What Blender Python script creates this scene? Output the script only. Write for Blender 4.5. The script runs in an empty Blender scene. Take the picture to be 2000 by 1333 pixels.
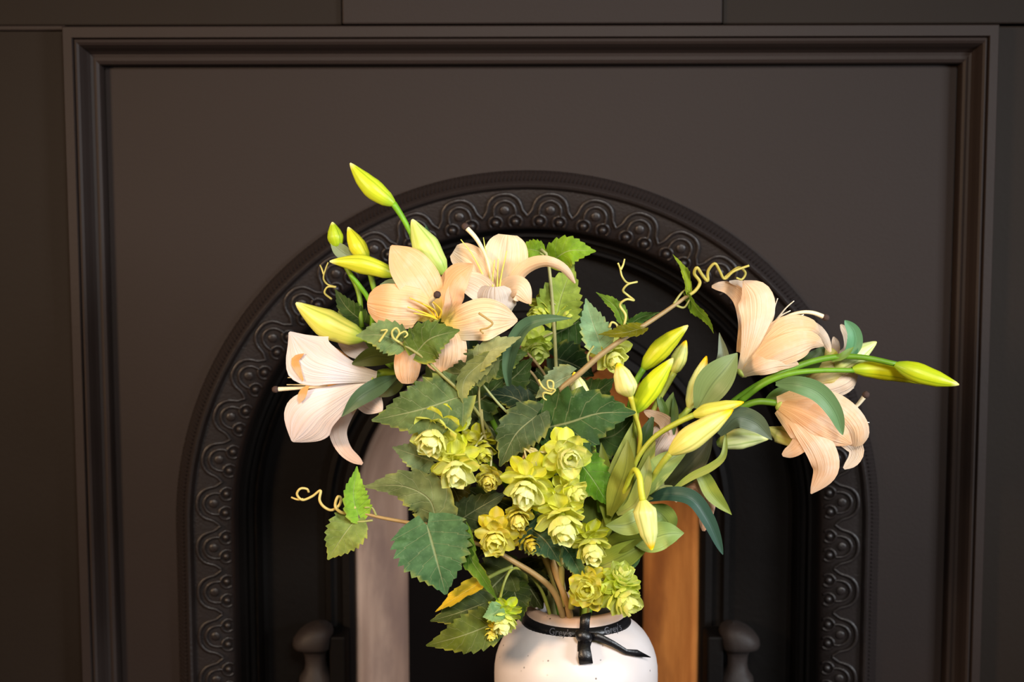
import bpy, math, random
import numpy as np
from mathutils import Vector, Matrix

# ------------------------------------------------------------------ camera, world, lights, exposure
scene = bpy.context.scene
COL = scene.collection
FPX = 2800.0                                   # focal length in pixels of the 2000 x 1333 frame
CAM = Vector((0.0, -1.82, 0.925))
ROT = Matrix.Rotation(math.radians(90 - 5.4), 4, 'X') @ Matrix.Rotation(math.radians(-0.12), 4, 'Z')
cam_data = bpy.data.cameras.new('camera')
cam_data.sensor_width = 36.0
cam_data.lens = 36.0 * FPX / 2000.0
cam_data.clip_start = 0.05
cam_data.dof.use_dof = True
cam_data.dof.focus_distance = 1.46
cam_data.dof.aperture_fstop = 5.0
cam = bpy.data.objects.new('camera', cam_data)
cam.matrix_world = Matrix.Translation(CAM) @ ROT
COL.objects.link(cam)
scene.camera = cam

world = bpy.data.worlds.new('room_light')
world.use_nodes = True
world.node_tree.nodes['Background'].inputs[0].default_value = (1.0, 0.86, 0.72, 1)
world.node_tree.nodes['Background'].inputs[1].default_value = 0.03
scene.world = world


def area(name, loc, target, size, energy, color, spread=180):
    l = bpy.data.lights.new(name, 'AREA')
    l.shape = 'DISK'
    l.size = size
    l.energy = energy
    l.color = color
    l.spread = math.radians(spread)
    o = bpy.data.objects.new(name, l)
    o.location = loc
    o.rotation_euler = (Vector(target) - Vector(loc)).to_track_quat('-Z', 'Y').to_euler()
    COL.objects.link(o)
    return o


area('front_lamp_light', (0.40, -2.50, 1.80), (0.0, -0.3, 0.85), 0.60, 5.4, (1.0, 0.95, 0.88), 56)
area('window_light', (2.30, -2.10, 1.20), (0.0, -0.1, 0.62), 0.80, 8.0, (0.90, 0.95, 1.0), 52)
area('room_lamp_light', (-1.60, -1.90, 1.30), (0.0, -0.2, 0.66), 0.45, 6.5, (1.0, 0.68, 0.42), 62)
scene.view_settings.view_transform = 'Standard'
scene.view_settings.look = 'None'
scene.view_settings.gamma = 1.0
scene.view_settings.exposure = -0.13
scene.view_settings.use_curve_mapping = False

random.seed(7)
R3 = ROT.to_3x3()


def at(px, py, Y):
    d = R3 @ Vector(((px - 1000.0) / FPX, (666.5 - py) / FPX, -1.0))
    return CAM + d * ((Y - CAM.y) / d.y)


VY = -0.30                                      # depth of the vase's axis


def D(px, py, d=0.0):
    """point seen at a pixel, d centimetres nearer than the vase's axis"""
    return at(px, py, VY - d / 100.0)


def mpp(p):
    return (p - CAM).dot(R3 @ Vector((0, 0, -1))) / FPX


def lin(c):
    return tuple(((v / 255 / 12.92) if v / 255 <= .04045 else ((v / 255 + .055) / 1.055) ** 2.4) for v in c)


# ------------------------------------------------------------------ materials
def new_mat(name):
    m = bpy.data.materials.new(name)
    m.use_nodes = True
    nt = m.node_tree
    nt.nodes.clear()
    out = nt.nodes.new('ShaderNodeOutputMaterial')
    b = nt.nodes.new('ShaderNodeBsdfPrincipled')
    nt.links.new(b.outputs[0], out.inputs[0])
    return m, nt, b, out


def nd(nt, kind, **kw):
    n = nt.nodes.new(kind)
    for k, v in kw.items():
        if k.startswith('i_'):
            n.inputs[int(k[2:])].default_value = v
        else:
            setattr(n, k, v)
    return n


def mix(nt, fac, a, b, mode='MIX'):
    n = nt.nodes.new('ShaderNodeMix')
    n.data_type = 'RGBA'
    n.blend_type = mode
    for idx, v in ((0, fac), (6, a), (7, b)):
        if isinstance(v, (int, float)):
            n.inputs[idx].default_value = v
        elif isinstance(v, tuple):
            n.inputs[idx].default_value = (*v[:3], 1)
        else:
            nt.links.new(v, n.inputs[idx])
    return n.outputs[2]


def mth(nt, op, a, b=0.0, clamp=False):
    n = nt.nodes.new('ShaderNodeMath')
    n.operation = op
    n.use_clamp = clamp
    for idx, v in ((0, a), (1, b)):
        if isinstance(v, (int, float)):
            n.inputs[idx].default_value = v
        else:
            nt.links.new(v, n.inputs[idx])
    return n.outputs[0]


def ramp(nt, x, lo, hi, clamp=True):
    n = nt.nodes.new('ShaderNodeMapRange')
    n.clamp = clamp
    n.interpolation_type = 'SMOOTHSTEP'
    nt.links.new(x, n.inputs[0])
    n.inputs[1].default_value = lo
    n.inputs[2].default_value = hi
    return n.outputs[0]


def noise(nt, vec, scale, detail=3.0, rough=.55):
    n = nt.nodes.new('ShaderNodeTexNoise')
    n.inputs['Scale'].default_value = scale
    n.inputs['Detail'].default_value = detail
    n.inputs['Roughness'].default_value = rough
    if vec is not None:
        nt.links.new(vec, n.inputs['Vector'])
    return n.outputs[0]


def bump(nt, b, h, strength, dist):
    n = nt.nodes.new('ShaderNodeBump')
    n.inputs['Strength'].default_value = strength
    n.inputs['Distance'].default_value = dist
    nt.links.new(h, n.inputs['Height'])
    nt.links.new(n.outputs[0], b.inputs['Normal'])


def painted(name, col, rough, nscale=60, bstr=.12, var=.25, spec=.4):
    m, nt, b, out = new_mat(name)
    tc = nd(nt, 'ShaderNodeTexCoord')
    n1 = noise(nt, tc.outputs['Object'], nscale)
    n2 = noise(nt, tc.outputs['Object'], 4.0, 4)
    c = lin(col)
    dark = tuple(v * (1 - var) for v in c)
    lite = tuple(v * (1 + var) for v in c)
    nt.links.new(mix(nt, n2, dark, lite), b.inputs['Base Color'])
    b.inputs['Roughness'].default_value = rough
    b.inputs['Specular IOR Level'].default_value = spec
    bump(nt, b, n1, bstr, .002)
    return m


M = {}
M['panel'] = painted('brown_black_paint', (36, 27, 24), .62, 220, .10, .10, .25)
M['trim'] = painted('brown_black_trim_paint', (39, 30, 27), .58, 160, .10, .12, .25)
M['pilaster'] = painted('dark_brown_paint', (29, 21, 15), .65, 160, .10, .15, .2)
M['iron'] = painted('blackened_cast_iron', (34, 28, 27), .38, 300, .25, .25, .5)
M['register'] = painted('soot_black_iron', (10, 7, 6), .65, 120, .25, .30, .12)
M['soot'] = painted('soot', (20, 15, 13), .95, 60, .4, .4, .1)
M['bracket'] = painted('worn_dark_iron', (44, 37, 35), .6, 90, .3, .25, .3)


def clay(name, c0, c1, c2):
    m, nt, b, out = new_mat(name)
    tc = nd(nt, 'ShaderNodeTexCoord')
    mp = nd(nt, 'ShaderNodeMapping')
    mp.inputs['Scale'].default_value = (11, 11, 3)
    nt.links.new(tc.outputs['Object'], mp.inputs[0])
    n1 = noise(nt, mp.outputs[0], 1.0, 5, .6)
    n2 = noise(nt, tc.outputs['Object'], 7, 4)
    c = mix(nt, ramp(nt, n1, .3, .7), lin(c0), lin(c1))
    c = mix(nt, ramp(nt, n2, .45, .75), c, lin(c2))
    nt.links.new(c, b.inputs['Base Color'])
    b.inputs['Roughness'].default_value = .85
    bump(nt, b, noise(nt, tc.outputs['Object'], 60), .3, .002)
    return m


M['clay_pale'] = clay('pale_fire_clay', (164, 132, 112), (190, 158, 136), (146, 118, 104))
M['clay_orange_lit'] = clay('orange_lit_fire_clay', (176, 116, 58), (220, 160, 92), (150, 98, 54))  # right cheek: clay tone with warm light mixed into its colour
M['clay_crown'] = clay('brown_fire_clay', (120, 80, 58), (176, 126, 96), (100, 68, 52))
M['hearth'] = painted('hearth_slate', (40, 36, 35), .7, 30, .3, .3)
M['floor'] = painted('dark_floor', (60, 45, 35), .6, 20, .2, .3)


def thin(nt, b, out, col, amount):
    """thin living tissue: part of the light passes through"""
    t = nd(nt, 'ShaderNodeBsdfTranslucent')
    nt.links.new(col, t.inputs[0])
    ms = nd(nt, 'ShaderNodeMixShader')
    ms.inputs[0].default_value = amount
    nt.links.new(b.outputs[0], ms.inputs[1])
    nt.links.new(t.outputs[0], ms.inputs[2])
    nt.links.new(ms.outputs[0], out.inputs[0])


def tissue(name):
    m, nt, b, out = new_mat(name)
    oi = nd(nt, 'ShaderNodeObjectInfo')
    uv = nd(nt, 'ShaderNodeUVMap')
    sp = nd(nt, 'ShaderNodeSeparateXYZ')
    nt.links.new(uv.outputs[0], sp.inputs[0])
    tc = nd(nt, 'ShaderNodeTexCoord')
    a = mth(nt, 'MULTIPLY', mth(nt, 'ABSOLUTE', mth(nt, 'SUBTRACT', sp.outputs[0], .5)), 2.0)
    return m, nt, b, out, oi.outputs['Color'], sp.outputs[0], sp.outputs[1], a, tc.outputs['Object']


def streaks(nt, u, t, su, st):
    c = nd(nt, 'ShaderNodeCombineXYZ')
    nt.links.new(mth(nt, 'MULTIPLY', u, su), c.inputs[0])
    nt.links.new(mth(nt, 'MULTIPLY', t, st), c.inputs[1])
    return noise(nt, c.outputs[0], 1.0, 2.0)


def make_petal():
    m, nt, b, out, oc, u, t, a, ob = tissue('lily_petal')
    s = streaks(nt, u, t, 46, 1.6)
    c = mix(nt, mth(nt, 'MULTIPLY', ramp(nt, s, .35, .7), .6), oc, mix(nt, 1.0, oc, (.96, .84, .70), 'MULTIPLY'))
    pale = mix(nt, .5, oc, (.95, .88, .80))
    c = mix(nt, mth(nt, 'MULTIPLY', ramp(nt, noise(nt, ob, 40), .45, .65), .55), c, pale)
    oi = [n for n in nt.nodes if n.type == 'OBJECT_INFO'][0]
    thr = mth(nt, 'MULTIPLY', ramp(nt, t, .42, .08), mth(nt, 'SUBTRACT', 1.0, oi.outputs['Alpha']))
    c = mix(nt, thr, c, (.74, .70, .12))
    rib = mth(nt, 'MULTIPLY', ramp(nt, a, .10, .0), .22)
    c = mix(nt, rib, c, mix(nt, 1.0, oc, (.90, .74, .55), 'MULTIPLY'))
    sp = noise(nt, ob, 900, 1.0)
    dots = mth(nt, 'MULTIPLY', ramp(nt, sp, .74, .78), ramp(nt, t, .6, .3))
    c = mix(nt, mth(nt, 'MULTIPLY', dots, .6), c, (.35, .18, .08))
    nt.links.new(c, b.inputs['Base Color'])
    b.inputs['Roughness'].default_value = .55
    b.inputs['Specular IOR Level'].default_value = .25
    bump(nt, b, streaks(nt, u, t, 16, .8), .6, .003)
    thin(nt, b, out, c, .28)
    return m


def make_hop_leaf():
    m, nt, b, out, oc, u, t, a, ob = tissue('hop_leaf')
    n1 = noise(nt, ob, 55, 4)
    c = mix(nt, ramp(nt, n1, .3, .7), mix(nt, 1.0, oc, (.68, .68, .52), 'MULTIPLY'), mix(nt, 1.0, oc, (1.32, 1.2, .95), 'MULTIPLY'))
    dust = ramp(nt, noise(nt, ob, 130, 6, .75), .50, .72)
    c = mix(nt, mth(nt, 'MULTIPLY', dust, .45), c, mix(nt, .22, mix(nt, 1.0, oc, (1.9, 1.75, 1.5), 'MULTIPLY'), (.30, .31, .22)))
    ph = mth(nt, 'FRACT', mth(nt, 'SUBTRACT', mth(nt, 'MULTIPLY', t, 6.0), mth(nt, 'MULTIPLY', a, 1.5)))
    lat = ramp(nt, mth(nt, 'ABSOLUTE', mth(nt, 'SUBTRACT', ph, .5)), .055, .0)
    midr = ramp(nt, a, .05, .012)
    vein = mth(nt, 'MAXIMUM', midr, mth(nt, 'MULTIPLY', lat, .55))
    c = mix(nt, mth(nt, 'MULTIPLY', vein, .55), c, mix(nt, .5, oc, (.62, .62, .32)))
    edge = mth(nt, 'MULTIPLY', ramp(nt, a, .75, 1.0), ramp(nt, noise(nt, ob, 30), .48, .62))
    c = mix(nt, mth(nt, 'MULTIPLY', edge, .5), c, (.45, .42, .05))
    nt.links.new(c, b.inputs['Base Color'])
    b.inputs['Roughness'].default_value = .6
    b.inputs['Specular IOR Level'].default_value = .18
    bump(nt, b, mth(nt, 'SUBTRACT', mth(nt, 'MULTIPLY', n1, .4), vein), .5, .0015)
    thin(nt, b, out, c, .14)
    return m


def make_lily_leaf():
    m, nt, b, out, oc, u, t, a, ob = tissue('lily_leaf')
    s = streaks(nt, u, t, 22, 1.2)
    c = mix(nt, s, mix(nt, 1.0, oc, (.72, .78, .62), 'MULTIPLY'), mix(nt, 1.0, oc, (1.22, 1.18, 1.1), 'MULTIPLY'))
    c = mix(nt, mth(nt, 'MULTIPLY', ramp(nt, a, .07, .01), .6), c, mix(nt, 1.0, oc, (.45, .5, .4), 'MULTIPLY'))
    nt.links.new(c, b.inputs['Base Color'])
    b.inputs['Roughness'].default_value = .45
    b.inputs['Specular IOR Level'].default_value = .4
    bump(nt, b, s, .3, .001)
    thin(nt, b, out, c, .16)
    return m


def make_bud(name, tip, t0, t1, base):
    m, nt, b, out, oc, u, t, a, ob = tissue(name)
    s = streaks(nt, u, t, 18, 1.0)
    c = mix(nt, ramp(nt, s, .35, .7), oc, mix(nt, 1.0, oc, (.80, .86, .55), 'MULTIPLY'))
    g = mth(nt, 'ABSOLUTE', mth(nt, 'SUBTRACT', mth(nt, 'FRACT', mth(nt, 'MULTIPLY', u, 3.0)), .5))
    c = mix(nt, mth(nt, 'MULTIPLY', ramp(nt, g, .07, .0), .6), c, mix(nt, 1.0, oc, (.35, .5, .2), 'MULTIPLY'))
    c = mix(nt, mth(nt, 'MULTIPLY', ramp(nt, t, .3, .0), .6), c, base)
    c = mix(nt, ramp(nt, t, t0, t1), c, tip)
    nt.links.new(c, b.inputs['Base Color'])
    b.inputs['Roughness'].default_value = .42
    b.inputs['Specular IOR Level'].default_value = .4
    b.inputs['Subsurface Weight'].default_value = .15
    b.inputs['Subsurface Radius'].default_value = (.006, .006, .002)
    bump(nt, b, s, .3, .001)
    return m


def make_bract():
    m, nt, b, out, oc, u, t, a, ob = tissue('hop_bract')
    s = streaks(nt, u, t, 14, 1.0)
    c = mix(nt, ramp(nt, s, .35, .7), oc, mix(nt, 1.0, oc, (.90, .92, .62), 'MULTIPLY'))
    c = mix(nt, mth(nt, 'MULTIPLY', ramp(nt, t, .45, .95), .35), c, mix(nt, 1.0, oc, (.85, .95, .45), 'MULTIPLY'))
    c = mix(nt, mth(nt, 'MULTIPLY', ramp(nt, a, .6, .0), .4), c, mix(nt, .6, oc, (.9, .9, .62)))
    nt.links.new(c, b.inputs['Base Color'])
    b.inputs['Roughness'].default_value = .5
    b.inputs['Specular IOR Level'].default_value = .25
    bump(nt, b, s, .35, .001)
    thin(nt, b, out, c, .30)
    return m


def make_stalk(name, rough=.5):
    m, nt, b, out = new_mat(name)
    oi = nd(nt, 'ShaderNodeObjectInfo')
    tc = nd(nt, 'ShaderNodeTexCoord')
    n = noise(nt, tc.outputs['Object'], 90, 4)
    oc = oi.outputs['Color']
    c = mix(nt, n, mix(nt, 1.0, oc, (.7, .7, .65), 'MULTIPLY'), mix(nt, 1.0, oc, (1.25, 1.25, 1.2), 'MULTIPLY'))
    nt.links.new(c, b.inputs['Base Color'])
    b.inputs['Roughness'].default_value = rough
    bump(nt, b, n, .3, .001)
    return m


M['petal'] = make_petal()
M['hop_leaf'] = make_hop_leaf()
M['lily_leaf'] = make_lily_leaf()
M['bud_green'] = make_bud('green_lily_bud', lin((232, 232, 150)), .86, 1.0, lin((120, 170, 40)))
M['bud_yellow'] = make_bud('yellow_tipped_lily_bud', lin((255, 205, 20)), .78, .95, lin((205, 205, 80)))
M['bract'] = make_bract()
M['stalk'] = make_stalk('plant_stalk')
M['stamen'] = make_stalk('pale_stamen', .4)
M['stigma'] = painted('dark_stigma', (70, 52, 46), .8, 900, .6, .4)


def make_vase():
    m, nt, b, out = new_mat('white_crackled_ceramic')
    tc = nd(nt, 'ShaderNodeTexCoord')
    ob = tc.outputs['Object']
    n1 = noise(nt, ob, 9, 4)
    c = mix(nt, ramp(nt, n1, .35, .7), lin((226, 218, 217)), lin((216, 205, 201)))
    v = nd(nt, 'ShaderNodeTexVoronoi')
    v.inputs['Scale'].default_value = 120
    nt.links.new(ob, v.inputs['Vector'])
    dots = mth(nt, 'MULTIPLY', ramp(nt, v.outputs['Distance'], .16, .09), ramp(nt, noise(nt, ob, 34, 2), .56, .62))
    sep = nd(nt, 'ShaderNodeSeparateXYZ')
    nt.links.new(ob, sep.inputs[0])
    rim = ramp(nt, mth(nt, 'ADD', sep.outputs[2], mth(nt, 'MULTIPLY', noise(nt, ob, 30), .012)), .4005, .412)
    c = mix(nt, mth(nt, 'MULTIPLY', rim, .85), c, lin((196, 154, 120)))
    c = mix(nt, dots, c, (.02, .015, .012))
    nt.links.new(c, b.inputs['Base Color'])
    b.inputs['Roughness'].default_value = .38
    bump(nt, b, noise(nt, ob, 40, 4), .15, .002)
    return m


M['vase'] = make_vase()
M['ribbon'] = painted('black_satin_ribbon', (16, 15, 18), .38, 500, .2, .2, .6)
M['print'] = painted('grey_print', (92, 90, 96), .5, 100, .05, .1)

# ------------------------------------------------------------------ object helpers
WLOC = {}


def link(o, parent, loc):
    COL.objects.link(o)
    if parent is not None:
        o.parent = parent
        o.location = Vector(loc) - WLOC[parent.name]
    else:
        o.location = loc
    WLOC[o.name] = Vector(loc)
    return o


def mesh(name, verts, faces, mat, parent=None, uvs=None, smooth=True, color=None, origin=None):
    V = np.array([tuple(v) for v in verts], dtype=float)
    c = Vector(V.mean(axis=0)) if origin is None else Vector(origin)
    me = bpy.data.meshes.new(name)
    me.from_pydata((V - np.array(c)).tolist(), [], faces)
    if uvs is not None:
        layer = me.uv_layers.new(name='UVMap')
        idx = np.empty(len(me.loops), dtype=np.int32)
        me.loops.foreach_get('vertex_index', idx)
        layer.data.foreach_set('uv', np.array(uvs, dtype=np.float32)[idx].ravel())
    if smooth:
        me.polygons.foreach_set('use_smooth', [True] * len(me.polygons))
    me.materials.append(M[mat] if isinstance(mat, str) else mat)
    me.update()
    o = bpy.data.objects.new(name, me)
    if color is not None:
        o.color = (*lin(color[:3]), color[3] if len(color) > 3 else 1)
    return link(o, parent, c)


def thing(name, label, cat, loc, group=None):
    o = bpy.data.objects.new(name, None)
    o.empty_display_size = .02
    o['label'] = label
    o['category'] = cat
    if group:
        o['group'] = group
    return link(o, None, loc)


def tag(o, label, cat, group=None):
    o['label'] = label
    o['category'] = cat
    if group:
        o['group'] = group
    return o


def spline(pts, n):
    P = [Vector(p) for p in pts]
    if len(P) == 2:
        return [P[0].lerp(P[1], i / (n - 1)) for i in range(n)]
    seg = [(P[i + 1] - P[i]).length ** .5 + 1e-9 for i in range(len(P) - 1)]
    P = [P[0] * 2 - P[1]] + P + [P[-1] * 2 - P[-2]]
    seg = [seg[0]] + seg + [seg[-1]]
    T = [0]
    for s in seg:
        T.append(T[-1] + s)
    lens = [(P[i + 1] - P[i]).length for i in range(1, len(P) - 2)]
    tot = sum(lens)
    out = []
    for k in range(n):
        s = tot * k / (n - 1)
        i = 0
        while i < len(lens) - 1 and s > lens[i]:
            s -= lens[i]
            i += 1
        f = min(1, s / lens[i])
        i += 1
        t = T[i] + f * (T[i + 1] - T[i])
        a1 = P[i - 1] * ((T[i] - t) / (T[i] - T[i - 1])) + P[i] * ((t - T[i - 1]) / (T[i] - T[i - 1]))
        a2 = P[i] * ((T[i + 1] - t) / (T[i + 1] - T[i])) + P[i + 1] * ((t - T[i]) / (T[i + 1] - T[i]))
        a3 = P[i + 1] * ((T[i + 2] - t) / (T[i + 2] - T[i + 1])) + P[i + 2] * ((t - T[i + 1]) / (T[i + 2] - T[i + 1]))
        b1 = a1 * ((T[i + 1] - t) / (T[i + 1] - T[i - 1])) + a2 * ((t - T[i - 1]) / (T[i + 1] - T[i - 1]))
        b2 = a2 * ((T[i + 2] - t) / (T[i + 2] - T[i])) + a3 * ((t - T[i]) / (T[i + 2] - T[i]))
        out.append(b1 * ((T[i + 1] - t) / (T[i + 1] - T[i])) + b2 * ((t - T[i]) / (T[i + 1] - T[i])))
    return out


def tangents(P):
    n = len(P)
    return [(P[min(i + 1, n - 1)] - P[max(i - 1, 0)]).normalized() for i in range(n)]


def tube_data(pts, radii, n=None, k=8, raw=False):
    P = pts if raw else spline(pts, n or max(6, 6 * (len(pts) - 1)))
    T = tangents(P)
    N = T[0].orthogonal().normalized()
    V, F = [], []
    m = len(P)
    for i in range(m):
        N = (N - T[i] * N.dot(T[i])).normalized()
        B = T[i].cross(N)
        f = i / (m - 1)
        r = radii if isinstance(radii, (int, float)) else float(np.interp(f, np.linspace(0, 1, len(radii)), radii))
        for j in range(k):
            a = 2 * math.pi * j / k
            V.append(P[i] + (N * math.cos(a) + B * math.sin(a)) * r)
        if i:
            for j in range(k):
                F.append(((i - 1) * k + j, (i - 1) * k + (j + 1) % k, i * k + (j + 1) % k, i * k + j))
    F.append(tuple(range(k - 1, -1, -1)))
    F.append(tuple((m - 1) * k + j for j in range(k)))
    return V, F


def tube(name, pts, radii, mat, parent, color=None, n=None, k=8):
    V, F = tube_data(pts, radii, n, k)
    return mesh(name, V, F, mat, parent, color=color)


PROF = {
    'petal': [(0, .26), (.15, .48), (.35, .84), (.52, 1), (.7, .94), (.84, .66), (.94, .32), (1, .05)],
    'wide': [(0, .36), (.15, .62), (.35, .9), (.55, 1), (.75, .98), (.9, .82), (.97, .6), (1, .42)],
    'flare': [(0, .20), (.15, .30), (.35, .52), (.55, .80), (.72, 1), (.84, .86), (.93, .48), (1, .05)],
    'bell': [(0, .20), (.15, .30), (.35, .52), (.55, .82), (.70, 1), (.81, .72), (.91, .34), (1, .04)],
    'curl': [(0, .7), (.2, .95), (.4, 1), (.6, .85), (.8, .62), (.93, .42), (1, .12)],
    'lance': [(0, .22), (.12, .5), (.3, .88), (.48, 1), (.65, .88), (.82, .55), (.93, .24), (1, .03)],
    'strap': [(0, .18), (.08, .45), (.2, .78), (.4, 1), (.65, .9), (.85, .6), (.95, .3), (1, .05)],
    'hop': [(0, .14), (.03, .46), (.08, .76), (.17, .97), (.30, 1), (.45, .92), (.62, .68), (.78, .38), (.9, .16), (1, .01)],
}


def prof(kind, t):
    tb = PROF[kind]
    for i in range(len(tb) - 1):
        if t <= tb[i + 1][0]:
            break
    (t0, v0), (t1, v1) = tb[i], tb[i + 1]
    f = (t - t0) / (t1 - t0)
    m0 = (v1 - tb[i - 1][1]) / (t1 - tb[i - 1][0]) if i else (v1 - v0) / (t1 - t0)
    m1 = (tb[i + 2][1] - v0) / (tb[i + 2][0] - t0) if i + 2 < len(tb) else (v1 - v0) / (t1 - t0)
    h = t1 - t0
    return max(.01, v0 * (2 * f ** 3 - 3 * f * f + 1) + h * m0 * (f ** 3 - 2 * f * f + f) + v1 * (3 * f * f - 2 * f ** 3) + h * m1 * (f ** 3 - f * f))


def blade(name, pts, w, mat, parent, color, kind='petal', roll=0.0, cup=.25, fold=.0, wave=.0, nw=2.5, teeth=0, heart=.0,
          rows=None, cols=9, twist=0.0, seed=None):
    """a petal or leaf: a curved sheet along its midrib. pts are (px, py, d); w its width in pixels where it lies flat to the
    view; roll and twist (degrees) turn it about the midrib; cup > 0 lifts the margins towards the camera."""
    rnd = random.Random(seed if seed is not None else (hash((round(pts[0][0]), round(pts[-1][1]))) & 0xffff))
    P3 = [D(*p) for p in pts]
    rows = rows or (teeth * 4 + 1 if teeth else 26)
    P = spline(P3, rows)
    T = tangents(P)
    L = sum((P[i + 1] - P[i]).length for i in range(rows - 1))
    V, UV, F = [], [], []
    ph = rnd.random() * 6.28
    ph2 = rnd.random() * 6.28
    for i in range(rows):
        t = i / (rows - 1)
        view = (CAM - P[i]).normalized()
        lat = T[i].cross(view)
        if lat.length < .15:
            lat = T[i].cross(view + Vector((.3, 0, .4)))
        lat.normalize()
        lat = Matrix.Rotation(math.radians(roll + twist * (t - .5)), 3, T[i]) @ lat
        nrm = lat.cross(T[i]).normalized()
        half = .5 * w * mpp(P[i]) * prof(kind, t)
        if teeth:
            s = (t * teeth) % 1.0
            half *= 1 + (.22 * s - .07) * min(1, (1 - t) * 5) * min(1, t * 8)
        for j in range(cols):
            v = -1 + 2 * j / (cols - 1)
            av = abs(v)
            h = cup * half * (av ** 2 - .3) + fold * half * (av - .4)
            h += wave * half * av ** 1.5 * math.sin(nw * 6.283 * t + ph + (v > 0) * ph2)
            p = P[i] + lat * (v * half) + nrm * h
            if heart:
                p -= T[i] * (heart * L * av ** 1.3 * (1 - t) ** 4)
            if teeth and av > .5:
                p += T[i] * (.05 * L * (av - .5) * s)
            V.append(p)
            UV.append(((v + 1) / 2, t))
        if i:
            for j in range(cols - 1):
                a = (i - 1) * cols + j
                F.append((a, a + 1, a + cols + 1, a + cols))
    return mesh(name, V, F, mat, parent, UV, color=color)


def petal(parent, pts, w, col, kind='petal', **kw):
    kw.setdefault('wave', .10)
    kw.setdefault('fold', -.10)
    return blade('petal', pts, w, 'petal', parent, col, kind, **kw)


def lily_leaf(parent, pts, w, col, **kw):
    g = sum(col) / 3
    col = tuple(v + (q - v) * .28 for v, q in zip(col, (g * 1.04, g * 1.04, g * .86)))
    kw.setdefault('fold', .22)
    kw.setdefault('cup', .1)
    kw.setdefault('cols', 7)
    return blade('leaf', pts, w, 'lily_leaf', parent, col, kw.pop('kind', 'lance'), **kw)


def hop_leaf(parent, pts, w, col, petiole=None, **kw):
    kw.setdefault('teeth', 9)
    kw.setdefault('heart', .2)
    kw.setdefault('fold', .14)
    kw.setdefault('cup', .05)
    kw.setdefault('wave', .08)
    o = blade('leaf', pts, w, 'hop_leaf', parent, col, 'hop', **kw)
    if petiole:
        tube('petiole', [D(*p) for p in petiole], [.0013, .0010], 'stalk', o, (150, 150, 85))
    return o


def bud(parent, base, tip, w, col, mat='bud_green', bend=0.0, stalk=None, stalk_col=(120, 160, 40), sr=.0028, fat=.42, lobe=.07):
    """a closed lily bud: three outer tepals with seams, from its stalk to its tip"""
    A, B = D(*base), D(*tip)
    ax = B - A
    L = ax.length
    view = (CAM - A).normalized()
    side = ax.cross(view).normalized()
    rows, k = 20, 18
    P = [A + ax * (i / (rows - 1)) + side * (bend * L * math.sin(math.pi * i / (rows - 1))) for i in range(rows)]
    T = tangents(P)
    half = .45 * w * mpp(A)
    V, UV, F = [], [], []
    N = side
    for i in range(rows):
        t = i / (rows - 1)
        N = (N - T[i] * N.dot(T[i])).normalized()
        Bn = T[i].cross(N)
        tb = [(0, .22), (.05, .44), (.15, .74), (fat - .06, .98), (fat + .05, 1), (.68, .78), (.85, .46), (.95, .24), (1, .08)]
        f = float(np.interp(t, [q[0] for q in tb], [q[1] for q in tb]))
        for j in range(k + 1):
            a = 2 * math.pi * j / k
            q = (3 * j / k) % 1.0
            r = half * f * (1 + lobe * (math.sin(math.pi * q) - .6) - .05 * max(0, 1 - abs(q - .5) * 9))
            V.append(P[i] + (N * math.cos(a) + Bn * math.sin(a)) * r)
            UV.append((j / k, t))
        if i:
            for j in range(k):
                a = (i - 1) * (k + 1) + j
                F.append((a, a + 1, a + k + 2, a + k + 1))
    F.append(tuple(rows * (k + 1) - 1 - j for j in range(k)))
    o = mesh('bud', V, F, mat, parent, UV, color=col)
    if stalk:
        pts = [A + ax * .03] + [D(*p) for p in stalk]
        tube('stalk', pts, [sr * 1.25, sr, sr], 'stalk', o, stalk_col)
    return o


def flower(parent, base, axis_to, petals, style=None, filaments=(), scol=(240, 225, 195), fcol=(236, 228, 190), tube_r=.006, throat=.15):
    """thing > flower (its receptacle) > petals, style, filaments"""
    A, B = D(*base), D(*axis_to)
    o = tube('flower', [A, A.lerp(B, .06), A.lerp(B, .14)], [tube_r * .6, tube_r, tube_r * .5], 'stalk', parent, (170, 185, 90), 6, 10)
    for spec in petals:
        pts, w, col = spec[:3]
        kw = dict(spec[3]) if len(spec) > 3 else {}
        petal(o, pts, w, (*col, 1 - throat), kw.pop('kind', 'petal'), **kw)
    if style:
        pts = [D(*p) for p in style]
        tube('style', pts, [.0013, .0016, .0026], 'stamen', o, scol)
        e = pts[-1]
        d = (pts[-1] - pts[-2]).normalized()
        V, F = tube_data([e - d * .002, e, e + d * .003, e + d * .0045], [.0026, .0038, .0036, .002], 7, 9)
        mesh('stigma', V, F, 'stigma', o)
    for f in filaments:
        tube('filament', [D(*p) for p in f], [.0011, .0009, .0005], 'stamen', o, fcol, k=6)
    return o


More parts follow.
